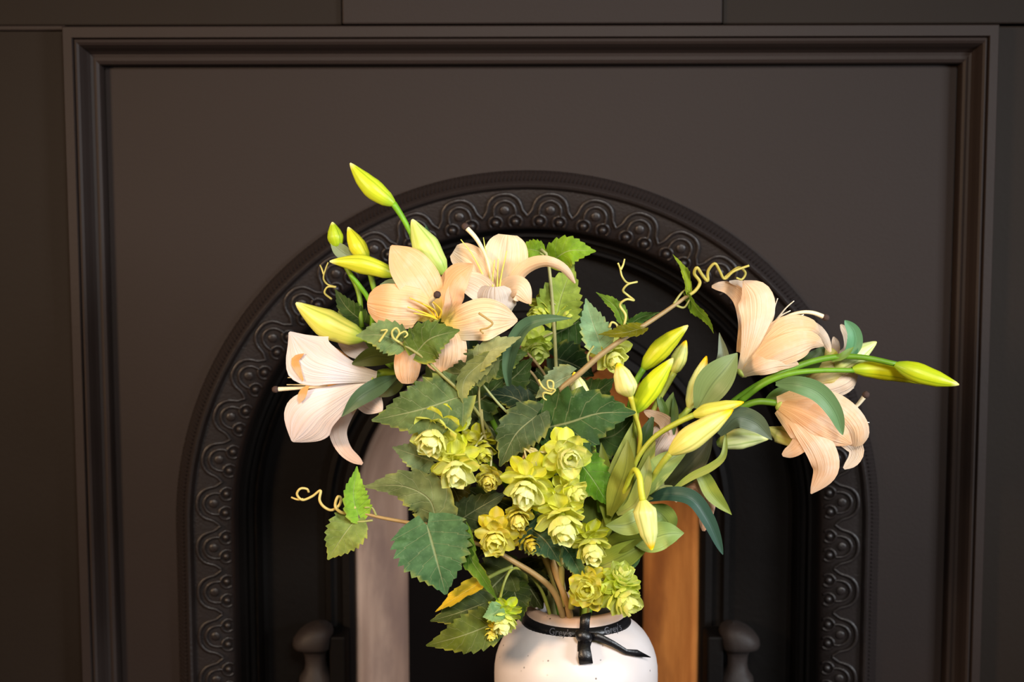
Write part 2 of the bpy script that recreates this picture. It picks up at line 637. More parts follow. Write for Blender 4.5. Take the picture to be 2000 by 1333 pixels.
# bract mesh shared by every scale of every hop cone (three shapes)
def bract_mesh(seed, inner):
    r = random.Random(seed)
    ph = r.random() * 6
    rows, cols = 8, 7
    V, UV, F = [], [], []
    for i in range(rows):
        t = i / (rows - 1)
        half = (.35 if inner else .37) * float(np.interp(t, [0, .2, .45, .7, .88, 1], [.40, .74, 1, .96, .66, .10]))
        for j in range(cols):
            v = -1 + 2 * j / (cols - 1)
            if inner:
                y = .17 * math.sin(t * math.pi * .9) - .04 * t * t + .05 * t ** 6 - .5 * half * v * v
            else:
                y = .12 * math.sin(t * math.pi) + .14 * t ** 3 - .45 * half * v * v * (1 - .7 * t)
            y += .025 * math.sin(7 * t + 3 * v + ph)
            V.append((v * half, y, t))
            UV.append(((v + 1) / 2, t))
        if i:
            for j in range(cols - 1):
                a = (i - 1) * cols + j
                F.append((a, a + 1, a + cols + 1, a + cols))
    me = bpy.data.meshes.new('bract')
    me.from_pydata(V, [], F)
    layer = me.uv_layers.new(name='UVMap')
    idx = np.empty(len(me.loops), dtype=np.int32)
    me.loops.foreach_get('vertex_index', idx)
    layer.data.foreach_set('uv', np.array(UV, dtype=np.float32)[idx].ravel())
    me.polygons.foreach_set('use_smooth', [True] * len(me.polygons))
    me.materials.append(M['bract'])
    return me


BRACTS = [bract_mesh(i, i > 2) for i in range(6)]


def mixc(a, b, f):
    return tuple(x + (y - x) * f for x, y in zip(a, b))


def hop_cone(parent, c, size, axis, outer=(206, 208, 50), inner=(248, 245, 200), openness=1.0, seed=0, stalk=None):
    """a hop cone of overlapping papery bracts; axis = (right, up, towards the camera) of its closed end"""
    rnd = random.Random(seed * 31 + 5)
    outer = tuple(min(250, v * 1.13) for v in outer)
    inner = tuple(min(255, v * 1.06 + 12) for v in inner)
    C0 = D(*c)
    S = .90 * size * mpp(C0)
    right, up, back = R3 @ Vector((1, 0, 0)), R3 @ Vector((0, 1, 0)), R3 @ Vector((0, 0, 1))
    A = (right * axis[0] + up * axis[1] + back * axis[2]).normalized()
    base = C0 - A * (.36 * S)
    V, F = tube_data([base - A * .05 * S, base + A * .2 * S, base + A * .5 * S, base + A * .62 * S], [.03 * S, .09 * S, .10 * S, .03 * S], 8, 8)
    o = mesh('hop_cone', V, F, 'stalk', parent, color=mixc(outer, (120, 130, 40), .5))
    X = A.orthogonal().normalized()
    Y = A.cross(X)
    rings = [(0.00, 100, 6, .48, .0), (.10, 78, 6, .50, .2), (.18, 54, 6, .50, .5), (.27, 34, 6, .50, .75), (.34, 18, 5, .48, .95), (.42, 5, 4, .44, 1.0)]
    off = rnd.random() * 6
    for q, (ax, phi, n, ln, f) in enumerate(rings):
        for k in range(n):
            a = off + q * .55 + 2 * math.pi * k / n + rnd.uniform(-.15, .15)
            rad = X * math.cos(a) + Y * math.sin(a)
            p = math.radians(phi * openness + rnd.uniform(-9, 9))
            z = (A * math.cos(p) + rad * math.sin(p)).normalized()
            y = (rad * math.cos(p) - A * math.sin(p)).normalized()
            x = y.cross(z)
            s = S * ln * rnd.uniform(.88, 1.12)
            mt = Matrix((x, y, z)).transposed().to_4x4() @ Matrix.Diagonal((s, s, s, 1))
            mt.translation = base + A * (ax * S) + rad * (.05 * S) - WLOC[o.name]
            b = bpy.data.objects.new('bract', BRACTS[rnd.randrange(3) + 3 * (q > 1)])
            b.color = (*lin(mixc(mixc(outer, inner, f), (235, 225, 80), rnd.uniform(0, .22))), 1)
            COL.objects.link(b)
            b.parent = o
            b.matrix_local = mt
    if stalk:
        tube('stalk', [base] + [D(*p) for p in stalk], [.0012, .001], 'stalk', o, (185, 180, 130))
    return o


def tendril(parent, pts, r=.0013, col=(196, 190, 110)):
    return tube('tendril', [D(*p) for p in pts], [r * 1.15, r, r * .8], 'stalk', parent, col, k=7)


def stem(parent, pts, radii, col, name='stem'):
    return tube(name, [D(*p) for p in pts], radii, 'stalk', parent, col, k=9)


def box_data(x0, x1, y0, y1, z0, z1):
    V = [(x, y, z) for z in (z0, z1) for y in (y0, y1) for x in (x0, x1)]
    F = [(0, 2, 3, 1), (4, 5, 7, 6), (0, 1, 5, 4), (2, 6, 7, 3), (0, 4, 6, 2), (1, 3, 7, 5)]
    return V, F


def box(name, x0, x1, y0, y1, z0, z1, mat, parent=None, bevel=0.0):
    V, F = box_data(x0, x1, y0, y1, z0, z1)
    o = mesh(name, V, F, mat, parent, smooth=False)
    if bevel:
        md = o.modifiers.new('bevel', 'BEVEL')
        md.width = bevel
        md.segments = 2
    return o


# ------------------------------------------------------------------ structure: floor, chimney breast, panelled surround
def structure(o):
    o['kind'] = 'structure'
    return o


structure(box('floor', -2.4, 2.4, -3.6, -0.55, -.05, 0, 'floor'))
hearth = structure(box('hearth', -.95, .95, -.55, .42, -.05, .03, 'hearth', bevel=.006))

FY = -.042                                       # face of the frame round the panel
tl, tr = at(120, 52, FY), at(1953, 46, FY)
FX0, FX1, FZ = tl.x, tr.x, (tl.z + tr.z) / 2

# arch of the cast-iron insert, in the panel's plane
pl, pr, pt = at(345, 1000, 0), at(1716, 1000, 0), at(1031, 332, 0)
AX = (pl.x + pr.x) / 2
AR = (pr.x - pl.x) / 2
AZ = pt.z - AR
PX = AR / 686.0                                  # metres per picture pixel in the panel's plane
ZB = .03


def arch_path(r, n=72, zb=ZB, legs=6):
    """points up the left leg, round and down the right leg: (x, z, outward x, outward z)"""
    out = []
    for i in range(legs):
        out.append((AX - r, zb + (AZ - zb) * i / legs, -1, 0))
    for i in range(n + 1):
        a = math.pi - math.pi * i / n
        out.append((AX + r * math.cos(a), AZ + r * math.sin(a), math.cos(a), math.sin(a)))
    for i in range(legs):
        out.append((AX + r, AZ - (AZ - zb) * (i + 1) / legs, 1, 0))
    return out


def arch_sweep(name, profile, mat, parent, n=72, smooth=True):
    """profile: (radius, y) from outside in"""
    V, F = [], []
    k = len(profile)
    for s in range(k):
        r, y = profile[s]
        for (x, z, nx, nz) in arch_path(r, n):
            V.append((x, y, z))
    m = len(V) // k
    for s in range(k - 1):
        for i in range(m - 1):
            F.append((s * m + i, s * m + i + 1, (s + 1) * m + i + 1, (s + 1) * m + i))
    o = mesh(name, V, F, mat, parent, smooth=smooth)
    if smooth:
        md = o.modifiers.new('edges', 'EDGE_SPLIT')
        md.split_angle = math.radians(38)
    return o


wall = structure(box('wall_back', -2.4, 2.4, .40, .50, -.05, 2.6, 'pilaster'))
# panel with the arched hole
V, F = [], []
path = arch_path(AR - 12 * PX)
ix0, ix1, iz1 = at(206, 132, 0).x, at(1868, 132, 0).x, at(1000, 132, 0).z
KX0, KX1, KZ = (ix0 - FX0) / (76 * PX), (FX1 - ix1) / (76 * PX), (FZ - iz1) / (76 * PX)
for (x, z, nx, nz) in path:
    V.append((x, 0, z))
    if nz <= 0:
        q = (ix0 if nx < 0 else ix1, z)
    else:
        tx = ((ix1 if nx > 0 else ix0) - AX) / nx if abs(nx) > 1e-6 else 1e9
        tz = (iz1 - AZ) / nz
        s = min(tx, tz)
        q = (AX + nx * s, AZ + nz * s)
    V.append((q[0], 0, q[1]))
for i in range(len(path) - 1):
    F.append((2 * i, 2 * i + 1, 2 * i + 3, 2 * i + 2))
# close the two corners the fan cuts off
for cx in (ix0, ix1):
    j = min(range(1, len(V), 2), key=lambda q: (abs(V[q][0] - cx) > 1e-6) * 10 + (iz1 - V[q][2]))
    j2 = min(range(1, len(V), 2), key=lambda q: (abs(V[q][2] - iz1) > 1e-6) * 10 + abs(V[q][0] - cx))
    V.append((cx, 0, iz1))
    F.append((j, j2, len(V) - 1))
panel = mesh('panel', V, F, 'panel', wall, smooth=False)

# boards round the frame: pilasters at the sides, frieze above
lx = FX0 - .002
rx = FX1 + .002
box('pilaster', -2.4, lx, -.016, .40, 0, FZ + .001, 'pilaster', wall, .002)
box('pilaster', rx, 2.4, -.016, .40, 0, FZ + .001, 'pilaster', wall, .002)
f0, f1 = at(668, 20, -.030).x, at(1411, 20, -.030).x
box('frieze_board', -2.4, f0 - .001, -.022, .40, FZ + .003, FZ + .5, 'pilaster', wall, .002)
box('frieze_board', f0, f1, -.030, .40, FZ + .003, FZ + .5, 'panel', wall, .002)
box('frieze_board', f1 + .001, 2.4, -.022, .40, FZ + .003, FZ + .5, 'pilaster', wall, .002)
box('ledge', -2.4, lx, -.021, .0, FZ - .003, FZ + .004, 'trim', wall, .002)


def mitred(name, profile, mat, parent=None):
    """moulding up one side, across the top and down the other; profile: (inset from the outer edge, y)"""
    V, F = [], []
    k = len(profile)
    for (ins, y) in profile:
        x0, x1, z1 = FX0 + ins * KX0, FX1 - ins * KX1, FZ - ins * KZ
        V += [(x0, y, 0), (x0, y, z1), (x1, y, z1), (x1, y, 0)]
    for s in range(k - 1):
        for i in range(3):
            a = s * 4 + i
            F.append((a, a + 1, a + 5, a + 4))
    return mesh(name, V, F, mat, parent, smooth=False)


p = PX
fr = mitred('trim_1', [(0, .02), (0, FY + .002), (.0015, FY), (22 * p, FY), (23.5 * p, FY + .0015), (24 * p, FY + .006)], 'trim')
structure(fr)
og = [(24 * p, FY + .006), (26 * p, FY + .004), (31 * p, FY + .003), (36 * p, FY + .005), (41 * p, FY + .011), (46 * p, FY + .019),
      (51 * p, FY + .024), (57 * p, FY + .025), (64 * p, FY + .024), (70 * p, FY + .026), (72 * p, FY + .029), (72.5 * p, .003), (76 * p, .003), (76 * p, 0)]
mo = mitred('moulding', og, 'trim', fr)

# ------------------------------------------------------------------ the cast-iron insert
ins = thing('fireplace_insert', 'black cast-iron arched fireplace insert with scrolled ornament band', 'fireplace', (AX, .0, ZB))
r0 = AR
arch_sweep('rim', [(r0, .004), (r0 - 1 * p, -.006), (r0 - 9 * p, -.014), (r0 - 22 * p, -.021), (r0 - 25 * p, -.024), (r0 - 29 * p, -.0255),
                   (r0 - 33 * p, -.024), (r0 - 36 * p, -.019), (r0 - 38 * p, -.016)], 'iron', ins)
arch_sweep('ornament_band', [(r0 - 38 * p, -.016), (r0 - 42 * p, -.0155), (r0 - 75 * p, -.0125), (r0 - 106 * p, -.004), (r0 - 112 * p, .003), (r0 - 114 * p, .02)], 'iron', ins)
arch_sweep('moulding', [(r0 - 114 * p, .02), (r0 - 122 * p, .026), (r0 - 128 * p, .026), (r0 - 130 * p, .038), (r0 - 138 * p, .040), (r0 - 142 * p, .033),
                        (r0 - 147 * p, .031), (r0 - 151 * p, .035), (r0 - 153 * p, .052), (r0 - 160 * p, .056)], 'register', ins)
OR = 350 * p                                     # radius of the fire opening
arch_sweep('register_plate', [(r0 - 160 * p, .056), (OR + 60 * p, .060), (OR + 57 * p, .050), (OR + 46 * p, .046), (OR + 40 * p, .052), (OR + 26 * p, .054),
                              (OR + 22 * p, .046), (OR + 8 * p, .044), (OR, .050), (OR - 1 * p, .075)], 'register', ins)
# rope edge: fine ribs on the outer slope
V, F = [], []
rp = arch_path(1.0, 260, 0, 1)
ribs = []
for i in range(270):
    a = math.pi * (i + .5) / 270
    ribs.append((math.cos(a), math.sin(a), AX, AZ))
for sx in (-1, 1):
    z = AZ - 4 * p
    while z > ZB + .25:
        ribs.append((sx, 0, AX, z))
        z -= 8 * p
for (nx, nz, ox, oz) in ribs:
    tx, tz = -nz, nx
    b0 = len(V)
    for (dr, y) in ((2 * p, -.0065), (20 * p, -.0205)):
        rr = r0 - dr
        for (dt, dy) in ((-2.6 * p, .001), (0, -.0022), (2.6 * p, .001)):
            sl = 2.5 * p if dr > 10 * p else -2.5 * p
            V.append((ox + nx * rr + tx * (dt + sl), y + dy, oz + nz * rr + tz * (dt + sl)))
    F += [(b0, b0 + 1, b0 + 4, b0 + 3), (b0 + 1, b0 + 2, b0 + 5, b0 + 4)]
rope = mesh('rope_edge', V, F, 'iron', ins, smooth=False)
rope['kind'] = 'stuff'

# scroll motif: local x along the arch, z outward, y towards the room (negative)
NM = 22
PITCH = math.pi * (r0 - 72 * p) / NM


def motif_mesh():
    q = PITCH
    V, F = [], []

    def add(pts, rad, k=8, n=26):
        v, f = tube_data([Vector((a * q, 0, b * q)) for a, b in pts], rad, n, k)
        o = len(V)
        V.extend([(c.x, c.y * .85 - .0005, c.z) for c in v])
        F.extend([tuple(o + i for i in ff) for ff in f])
    out = [(-.50, -.14), (-.44, -.06), (-.385, .02), (-.36, .12), (-.30, .25), (-.17, .355), (0, .385)]
    add(out + [(-a, b) for a, b in out[-2::-1]], [.028 * q, .042 * q, .046 * q, .042 * q, .028 * q], n=40)
    out = [(-.235, -.12), (-.235, .02), (-.19, .14), (-.10, .215), (0, .24)]
    add(out + [(-a, b) for a, b in out[-2::-1]], [.026 * q, .036 * q, .038 * q, .036 * q, .026 * q], n=30)
    # low disc in the eye
    o = len(V)
    for i in range(5):
        a = i / 4 * math.pi / 2
        for j in range(14):
            th = 2 * math.pi * j / 14
            V.append((.10 * q * math.cos(a) * math.cos(th), -.028 * q * math.sin(a), .03 * q + .10 * q * math.cos(a) * math.sin(th)))
        if i:
            for j in range(14):
                F.append((o + (i - 1) * 14 + j, o + (i - 1) * 14 + (j + 1) % 14, o + i * 14 + (j + 1) % 14, o + i * 14 + j))
    me = bpy.data.meshes.new('scroll')
    me.from_pydata(V, [], F)
    me.polygons.foreach_set('use_smooth', [True] * len(me.polygons))
    me.materials.append(M['iron'])
    return me


def boss_mesh():
    q = PITCH
    V, F = [], []
    v, f = tube_data([Vector((.145 * q * math.cos(a), 0, .145 * q * math.sin(a))) for a in [math.radians(-50 + 280 * i / 20) for i in range(21)]], .034 * q, k=7, raw=True)
    V += [(c.x, c.y, c.z) for c in v]
    F += f
    o = len(V)
    for i in range(5):
        a = i / 4 * math.pi / 2
        for j in range(12):
            th = 2 * math.pi * j / 12
            V.append((.085 * q * math.cos(a) * math.cos(th), -.075 * q * math.sin(a), .085 * q * math.cos(a) * math.sin(th)))
        if i:
            for j in range(12):
                F.append((o + (i - 1) * 12 + j, o + (i - 1) * 12 + (j + 1) % 12, o + i * 12 + (j + 1) % 12, o + i * 12 + j))
    me = bpy.data.meshes.new('boss')
    me.from_pydata(V, [], F)
    me.polygons.foreach_set('use_smooth', [True] * len(me.polygons))
    me.materials.append(M['iron'])
    return me


SC, BO = motif_mesh(), boss_mesh()


def place_motif(nx, nz, ox, oz):
    tx, tz = nz, -nx
    X, Z, Y = Vector((tx, 0, tz)), Vector((nx, 0, nz)), Vector((0, 1, 0))
    for (me, dx, dr, y, tilt) in ((SC, 0, 78, -.0135, 9), (BO, -.215 * PITCH, 98, -.0075, 22), (BO, .215 * PITCH, 98, -.0075, 22)):
        o = bpy.data.objects.new(me.name, me)
        mt = Matrix((X, Y, Z)).transposed().to_4x4() @ Matrix.Rotation(math.radians(tilt), 4, 'X')
        pos = Vector((ox + nx * (r0 - dr * p), y, oz + nz * (r0 - dr * p))) + X * dx
        mt.translation = pos - WLOC[ins.name]
        COL.objects.link(o)
        o.parent = ins
        o.matrix_local = mt


for i in range(NM):
    a = math.pi * (i + .5) / NM
    place_motif(math.cos(a), math.sin(a), AX, AZ)
for sx in (-1, 1):
    for i in range(5):
        place_motif(sx, 0, AX, AZ - (i + .5) * 88 * p)

# scroll-topped brackets either side of the fire opening, and the ledge behind them
for sx, bx in ((-1, 612), (1, 1444)):
    c = at(bx, 1262, -.005)
    q = mpp(c)
    V, F = [], []
    prof_b = [(-16, 0), (-24, 4), (-33, 6), (-38, 12), (-38, 20), (-30, 30), (-18, 34), (-4, 35), (12, 34), (26, 31), (34, 26)]
    sec = [(36, -33), (30, -37), (14, -40), (0, -40), (-6, -36), (-9, -22), (-16, -17), (-30, -14), (-48, -14), (-60, -20), (-70, -30), (-110, -34), (-230, -34)]
    # section as seen from the side of the room: (z, half-width), dome on top, waist, flared foot
    rows = [(38, .5, 1), (37, 6, 10), (35, 16, 30), (29, 27, 38), (19, 35, 43), (8, 38, 45), (-2, 38, 45), (-9, 36, 43), (-12, 30, 38), (-15, 25, 30), (-28, 21, 26), (-42, 20, 25),
            (-54, 22, 28), (-62, 26, 32), (-70, 32, 36), (-90, 34, 38), (-220, 34, 38)]
    k = 20
    for (z, hw, dp) in rows:
        lean = sx * (6 if z > -10 else 0) + sx * max(0, (z - 5)) * -.45
        for j in range(k):
            a = 2 * math.pi * j / k
            ex = math.copysign(abs(math.cos(a)) ** .75, math.cos(a))
            ey = math.copysign(abs(math.sin(a)) ** .75, math.sin(a))
            V.append((c.x + (ex * hw + lean) * q, c.y + .02 + ey * dp * q, c.z + z * q))
    for i in range(len(rows) - 1):
        for j in range(k):
            F.append((i * k + j, i * k + (j + 1) % k, (i + 1) * k + (j + 1) % k, (i + 1) * k + j))
    F.append(tuple(range(k)))
    br = mesh('bracket', V, F, 'bracket', ins)
    e0, e1 = at(bx - sx * 34, 1236, .02), at(1028 + sx * 350, 1236, .02)
    x0, x1 = sorted((e0.x, e1.x))
    box('hob_plate', x0, x1, .0, .05, ZB, e0.z, 'register', ins, .003)

# fire-clay cheeks and crown of the fire opening, soot-black back
fb = thing('fireback', 'splayed arched fire-clay lining around the soot-black fire opening', 'fireback', (AX, .15, ZB))


def splay(name, a0, a1, mat, leg=False):
    ro, ri, yo, yi = OR - 2 * p, 264 * p, .062, .26
    pts = []
    if leg:
        s = 1 if math.cos(a0) > 0 else -1
        for i in range(8):
            z = ZB + (AZ - ZB) * i / 8
            pts.append((s, 0, z))
    n = 18
    for i in range(n + 1):
        a = a0 + (a1 - a0) * i / n
        pts.append((math.cos(a), math.sin(a), AZ))
    V, F = [], []
    prf = [(ro + 10 * p, yo + .012), (ro, yo), (ro - 6 * p, yo - .002), (ro - 14 * p, yo + .006), ((ro + ri) / 2 + 12 * p, (yo + yi) / 2 - .03), (ri + 10 * p, yi - .03), (ri, yi), (ri + 16 * p, yi + .02)]
    k = len(prf)
    for (nx, nz, z) in pts:
        for (r, y) in prf:
            V.append((AX + nx * r, y, z + nz * r))
    for i in range(len(pts) - 1):
        for j in range(k - 1):
            a = i * k + j
            F.append((a, a + 1, a + k + 1, a + k))
    return mesh(name, V, F, mat, fb)


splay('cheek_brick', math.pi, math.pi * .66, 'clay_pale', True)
splay('crown_brick', math.pi * .655, math.pi * .345, 'clay_crown')
splay('cheek_brick', 0, math.pi * .34, 'clay_orange_lit', True)
box('back_plate', AX - .26, AX + .26, .30, .33, ZB, AZ + .26, 'soot', fb)

# ------------------------------------------------------------------ vase and its ribbon
rim = D(1125, 1178, 0)
VX, VZ = rim.x, rim.z
u = mpp(rim)
H = VZ - .03                                      # stands on the hearth
prof_v = [(0, 0), (62, 0), (78, .006), (92, .03), (118, .10), (142, .18), (156, H - 130 * u - .06), (160, H - 138 * u), (158, H - 112 * u), (151, H - 88 * u),
          (138, H - 64 * u), (122, H - 47 * u), (108, H - 36 * u), (101, H - 27 * u), (97, H - 16 * u), (97, H - 7 * u), (95, H - 2 * u), (91, H), (86, H - 2 * u),
          (84, H - 12 * u), (88, H - 30 * u), (110, H - 52 * u), (140, H - 90 * u), (146, H - 150 * u), (130, .12), (60, .02), (0, .02)]
vp = spline([Vector((r * u, 0, z)) for r, z in prof_v], 110)
k = 72
V, F = [], []
for q in vp:
    for j in range(k):
        a = 2 * math.pi * j / k
        V.append((VX + max(q.x, .0001) * math.cos(a), VY + max(q.x, .0001) * math.sin(a), .03 + max(q.z, 0)))
for i in range(len(vp) - 1):
    for j in range(k):
        F.append((i * k + j, i * k + (j + 1) % k, (i + 1) * k + (j + 1) % k, (i + 1) * k + j))
vase = mesh('vase', V, F, 'vase', origin=(VX, VY, VZ - .412))
tag(vase, 'white speckled ceramic vase with a tan rim holding the lilies', 'vase')

rb = thing('ribbon', 'narrow black printed ribbon tied round the neck of the white vase', 'ribbon', (VX, VY - 106 * u, VZ - 34 * u))


def sheet(name, rows_, mat, parent, thick=.0008):
    """rows_ = list of (left point, right point); a thin band with real thickness"""
    V, F = [], []
    for a, b in rows_:
        V += [a, b]
    for i in range(len(rows_) - 1):
        F.append((2 * i, 2 * i + 1, 2 * i + 3, 2 * i + 2))
    o = mesh(name, V, F, mat, parent)
    md = o.modifiers.new('thickness', 'SOLIDIFY')
    md.thickness = thick
    md.offset = 0
    return o


def neck(a, dz, extra=0.0):
    """a point on the ribbon's loop round the neck; a = angle, 0 = right, -90 = front"""
    sag = 5 * u * max(0, -math.sin(a))
    z = -25 * u + dz - sag
    r = (102.5 - .5 * (dz - sag * .9) / u) * u + extra
    return Vector((VX + r * math.cos(a), VY + r * math.sin(a), VZ + z))


rows_ = []
for i in range(97):
    a = -math.pi / 2 + 2 * math.pi * i / 96
    rows_.append((neck(a, 9 * u), neck(a, -9 * u)))
sheet('band', rows_, 'ribbon', rb)
KN = (1143, 1243)
kd = 100 * (103 * u) + .4
sheet('bow_loop', [(D(1129, 1247, kd + .5), D(1158, 1249, kd + .5)), (D(1128, 1262, kd + .8), D(1153, 1264, kd + .8)), (D(1128, 1280, kd + 1.3), D(1155, 1280, kd + 1.3)),
                   (D(1131, 1297, kd + 1.9), D(1158, 1294, kd + 1.9)), (D(1132, 1299, kd + 2.4), D(1158, 1296, kd + 2.4)), (D(1129, 1283, kd + 2.6), D(1156, 1281, kd + 2.6)), (D(1131, 1262, kd + 1.8), D(1152, 1262, kd + 1.8)),
                   (D(1133, 1247, kd + .9), D(1153, 1247, kd + .9))], 'ribbon', rb)
sheet('bow_loop', [(D(1131, 1244, kd + .5), D(1152, 1243, kd + .5)), (D(1132, 1225, kd + .2), D(1150, 1224, kd + .2)), (D(1133, 1207, kd + .3), D(1153, 1201, kd + .3)), (D(1137, 1201, kd + .6), D(1155, 1197, kd + .6)),
                   (D(1134, 1215, kd + 1.0), D(1152, 1213, kd + 1.0)), (D(1132, 1242, kd + .9), D(1151, 1240, kd + .9))], 'ribbon', rb)
sheet('tail', [(D(1150, 1236, kd + .7), D(1150, 1252, kd + .7)), (D(1170, 1237, kd + .9), D(1166, 1252, kd + .9)), (D(1200, 1253, kd + .9), D(1195, 1264, kd + .9)), (D(1225, 1269, kd + .5), D(1222, 1279, kd + .5)),
               (D(1245, 1270, kd - .1), D(1243, 1283, kd - .1)), (D(1271, 1284, kd - .9), D(1270, 1285, kd - .9))], 'ribbon', rb)
Vk, Fk = tube_data([D(1130, 1232, kd + .6), D(1135, 1240, kd + .9), D(1146, 1246, kd + 1.0), D(1152, 1250, kd + .7)], [.004, .0075, .007, .003], 10, 10)
mesh('knot', Vk, Fk, 'ribbon', rb)


def ribbon_text(body, a_mid, size):
    cu = bpy.data.curves.new('lettering', 'FONT')
    cu.body = body
    cu.size = size
    cu.align_x = 'CENTER'
    cu.align_y = 'CENTER'
    cu.resolution_u = 3
    to = bpy.data.objects.new('lettering_source', cu)
    COL.objects.link(to)
    dg = bpy.context.evaluated_depsgraph_get()
    me = bpy.data.meshes.new_from_object(to.evaluated_get(dg))
    V = []
    r = 104 * u
    for v in me.vertices:
        pt = neck(a_mid + v.co.x / r, v.co.y, .0009)
        V.append(pt)
    F = [tuple(pl_.vertices) for pl_ in me.polygons]
    bpy.data.objects.remove(to)
    bpy.data.curves.remove(cu)
    bpy.data.meshes.remove(me)
    mesh('lettering', V, F, 'print', rb, smooth=False)


ribbon_text("Grey's", math.radians(-109), 17 * u)
ribbon_text("Grey's", math.radians(-50), 17 * u)

# ------------------------------------------------------------------ the bouquet: every stem is a thing of its own
def into_vase(x, d):
    """where a stem passes the rim and its foot inside the vase"""
    return [(x, 1188, d), (1125 + (x - 1125) * .5, 1300, d * .3)]


def plant(name, label, cat, x, d, group):
    return thing(name, label, cat, D(1125 + (x - 1125) * .5, 1300, d * .3), group)


LILY, HOP = 'artificial lily stems in the vase', 'artificial hop vines in the vase'
GREEN, OLIVE, TWIG = (104, 148, 34), (140, 145, 60), (150, 128, 88)
PEACH, CREAM, WHITE = (252, 214, 172), (251, 226, 190), (248, 228, 218)

# ---- lily stem with the open peach lily and the long upright buds
A = plant('lily_stem', 'lily stem with a wide-open peach lily and one bud reaching highest over the arch', 'lily', 1090, -1, LILY)
stem(A, [(803, 455, 5), (822, 520, 5), (850, 600, 5), (900, 700, 4), (960, 820, 2), (1030, 960, 1), (1075, 1090, 0)] + into_vase(1090, -1), [.0028, .0032, .0036], GREEN)
bud(A, (771, 400, 5), (684, 319, 4), 46, (200, 216, 50), bend=-.05, stalk=[(786, 425, 5), (805, 460, 5)], stalk_col=(110, 170, 30))
bud(A, (868, 535, 6), (805, 429, 5), 62, (206, 222, 132), bend=-.03, fat=.5)
fd = 8.5
flower(A, (850, 625, fd - 3), (848, 590, fd), [
    ([(852, 618, fd - 2), (845, 595, fd - .5), (812, 540, fd + .4), (764, 480, fd - 1)], 84, (252, 208, 160), dict(cup=.25, roll=10)),
    ([(848, 622, fd - 2), (825, 606, fd), (770, 600, fd + 1.2), (718, 592, fd - .5)], 88, (254, 210, 162), dict(kind='wide', cup=-.18, roll=-8, wave=.06)),
    ([(862, 622, fd - 2), (872, 590, fd - .5), (886, 548, fd + .6), (924, 516, fd + 1.4)], 66, (252, 206, 160), dict(roll=-30, cup=-.2)),
    ([(866, 630, fd - 2), (882, 600, fd - .4), (888, 570, fd), (912, 556, fd - 1)], 40, (246, 204, 164), dict(roll=30)),
    ([(868, 632, fd - 2), (895, 634, fd), (945, 624, fd + 1), (1011, 626, fd)], 84, (254, 220, 178), dict(cup=.15, roll=12)),
    ([(858, 636, fd - 2), (868, 660, fd), (870, 690, fd + .6), (864, 728, fd)], 84, (254, 208, 164), dict(kind='wide', cup=-.1)),
    ([(850, 634, fd - 2), (822, 660, fd - .4), (798, 700, fd), (796, 750, fd - .6)], 54, (252, 202, 156), dict(kind='wide', cup=-.2)),
], style=[(850, 622, fd - 1), (846, 600, fd + 1), (840, 590, fd + 2), (853, 577, fd + 3)],
    filaments=[[(852, 622, fd), (835, 600, fd + 1), (800, 582, fd + 2)], [(852, 622, fd), (830, 612, fd + 1), (796, 600, fd + 2)], [(854, 624, fd), (838, 618, fd + 1), (808, 612, fd + 2)],
               [(856, 622, fd), (848, 606, fd + 1), (826, 594, fd + 2)], [(858, 622, fd), (862, 608, fd + 1), (846, 590, fd + 2.4)]], fcol=(240, 205, 60), throat=.75)
fd = 4.5
flower(A, (968, 632, fd - 3), (968, 560, fd), [
    ([(966, 600, fd - 2), (952, 560, fd - 1), (925, 515, fd), (886, 490, fd - .5)], 62, (246, 220, 186), dict(kind='wide', cup=.2)),
    ([(970, 600, fd - 2), (976, 560, fd - 1.4), (986, 515, fd - 1), (992, 459, fd - 1.6)], 88, (252, 228, 192), dict(kind='wide', cup=.18, wave=.06)),
    ([(974, 600, fd - 2), (996, 566, fd - .6), (1024, 526, fd + .4), (1066, 512, fd + 1.4), (1098, 523, fd + 1.6), (1123, 554, fd + .8)], 30, (252, 218, 180), dict(kind='curl', roll=20, cup=-.5)),
    ([(974, 602, fd - 2), (990, 572, fd + .2), (1012, 564, fd + 1), (1037, 594, fd + 1)], 52, (250, 216, 178), dict(cup=-.2)),
    ([(964, 602, fd - 2), (950, 574, fd + .2), (925, 556, fd + 1), (882, 545, fd + 1)], 52, (246, 220, 192), dict(cup=.2)),
    ([(968, 632, fd - 1.6), (968, 604, fd + .2), (966, 580, fd + 1), (966, 560, fd + 1.3)], 84, (232, 220, 210), dict(kind='wide', cup=-.45, rows=18)),
], style=[(970, 600, fd - 1), (962, 555, fd), (948, 500, fd + 1), (930, 466, fd + 1.6), (910, 444, fd + 1.4)],
    filaments=[[(968, 600, fd - .5), (962, 555, fd + .4), (966, 508, fd + 1)], [(970, 600, fd - .5), (971, 555, fd + .4), (973, 506, fd + 1)], [(973, 600, fd - .5), (977, 550, fd + .4), (990, 490, fd + 1)],
               [(966, 600, fd - .5), (953, 560, fd + .4), (924, 500, fd + 1), (900, 468, fd + 1.4)], [(966, 600, fd - .5), (955, 530, fd + .4), (944, 464, fd + .6)]], fcol=(226, 222, 110), throat=.4)
lily_leaf(A, [(848, 520, 3), (836, 470, 3), (832, 440, 2.4)], 22, (40, 96, 66))
lily_leaf(A, [(790, 590, 5), (770, 560, 5.4), (742, 556, 5)], 30, (120, 160, 140))
lily_leaf(A, [(995, 762, 5), (992, 720, 6), (1004, 670, 6.6), (1028, 636, 7), (1068, 624, 7.4), (1118, 622, 7)], 30, (84, 122, 88), kind='lance', fold=.6, roll=-10)
lily_leaf(A, [(900, 740, 3), (920, 690, 3), (915, 640, 3)], 36, (36, 70, 30))

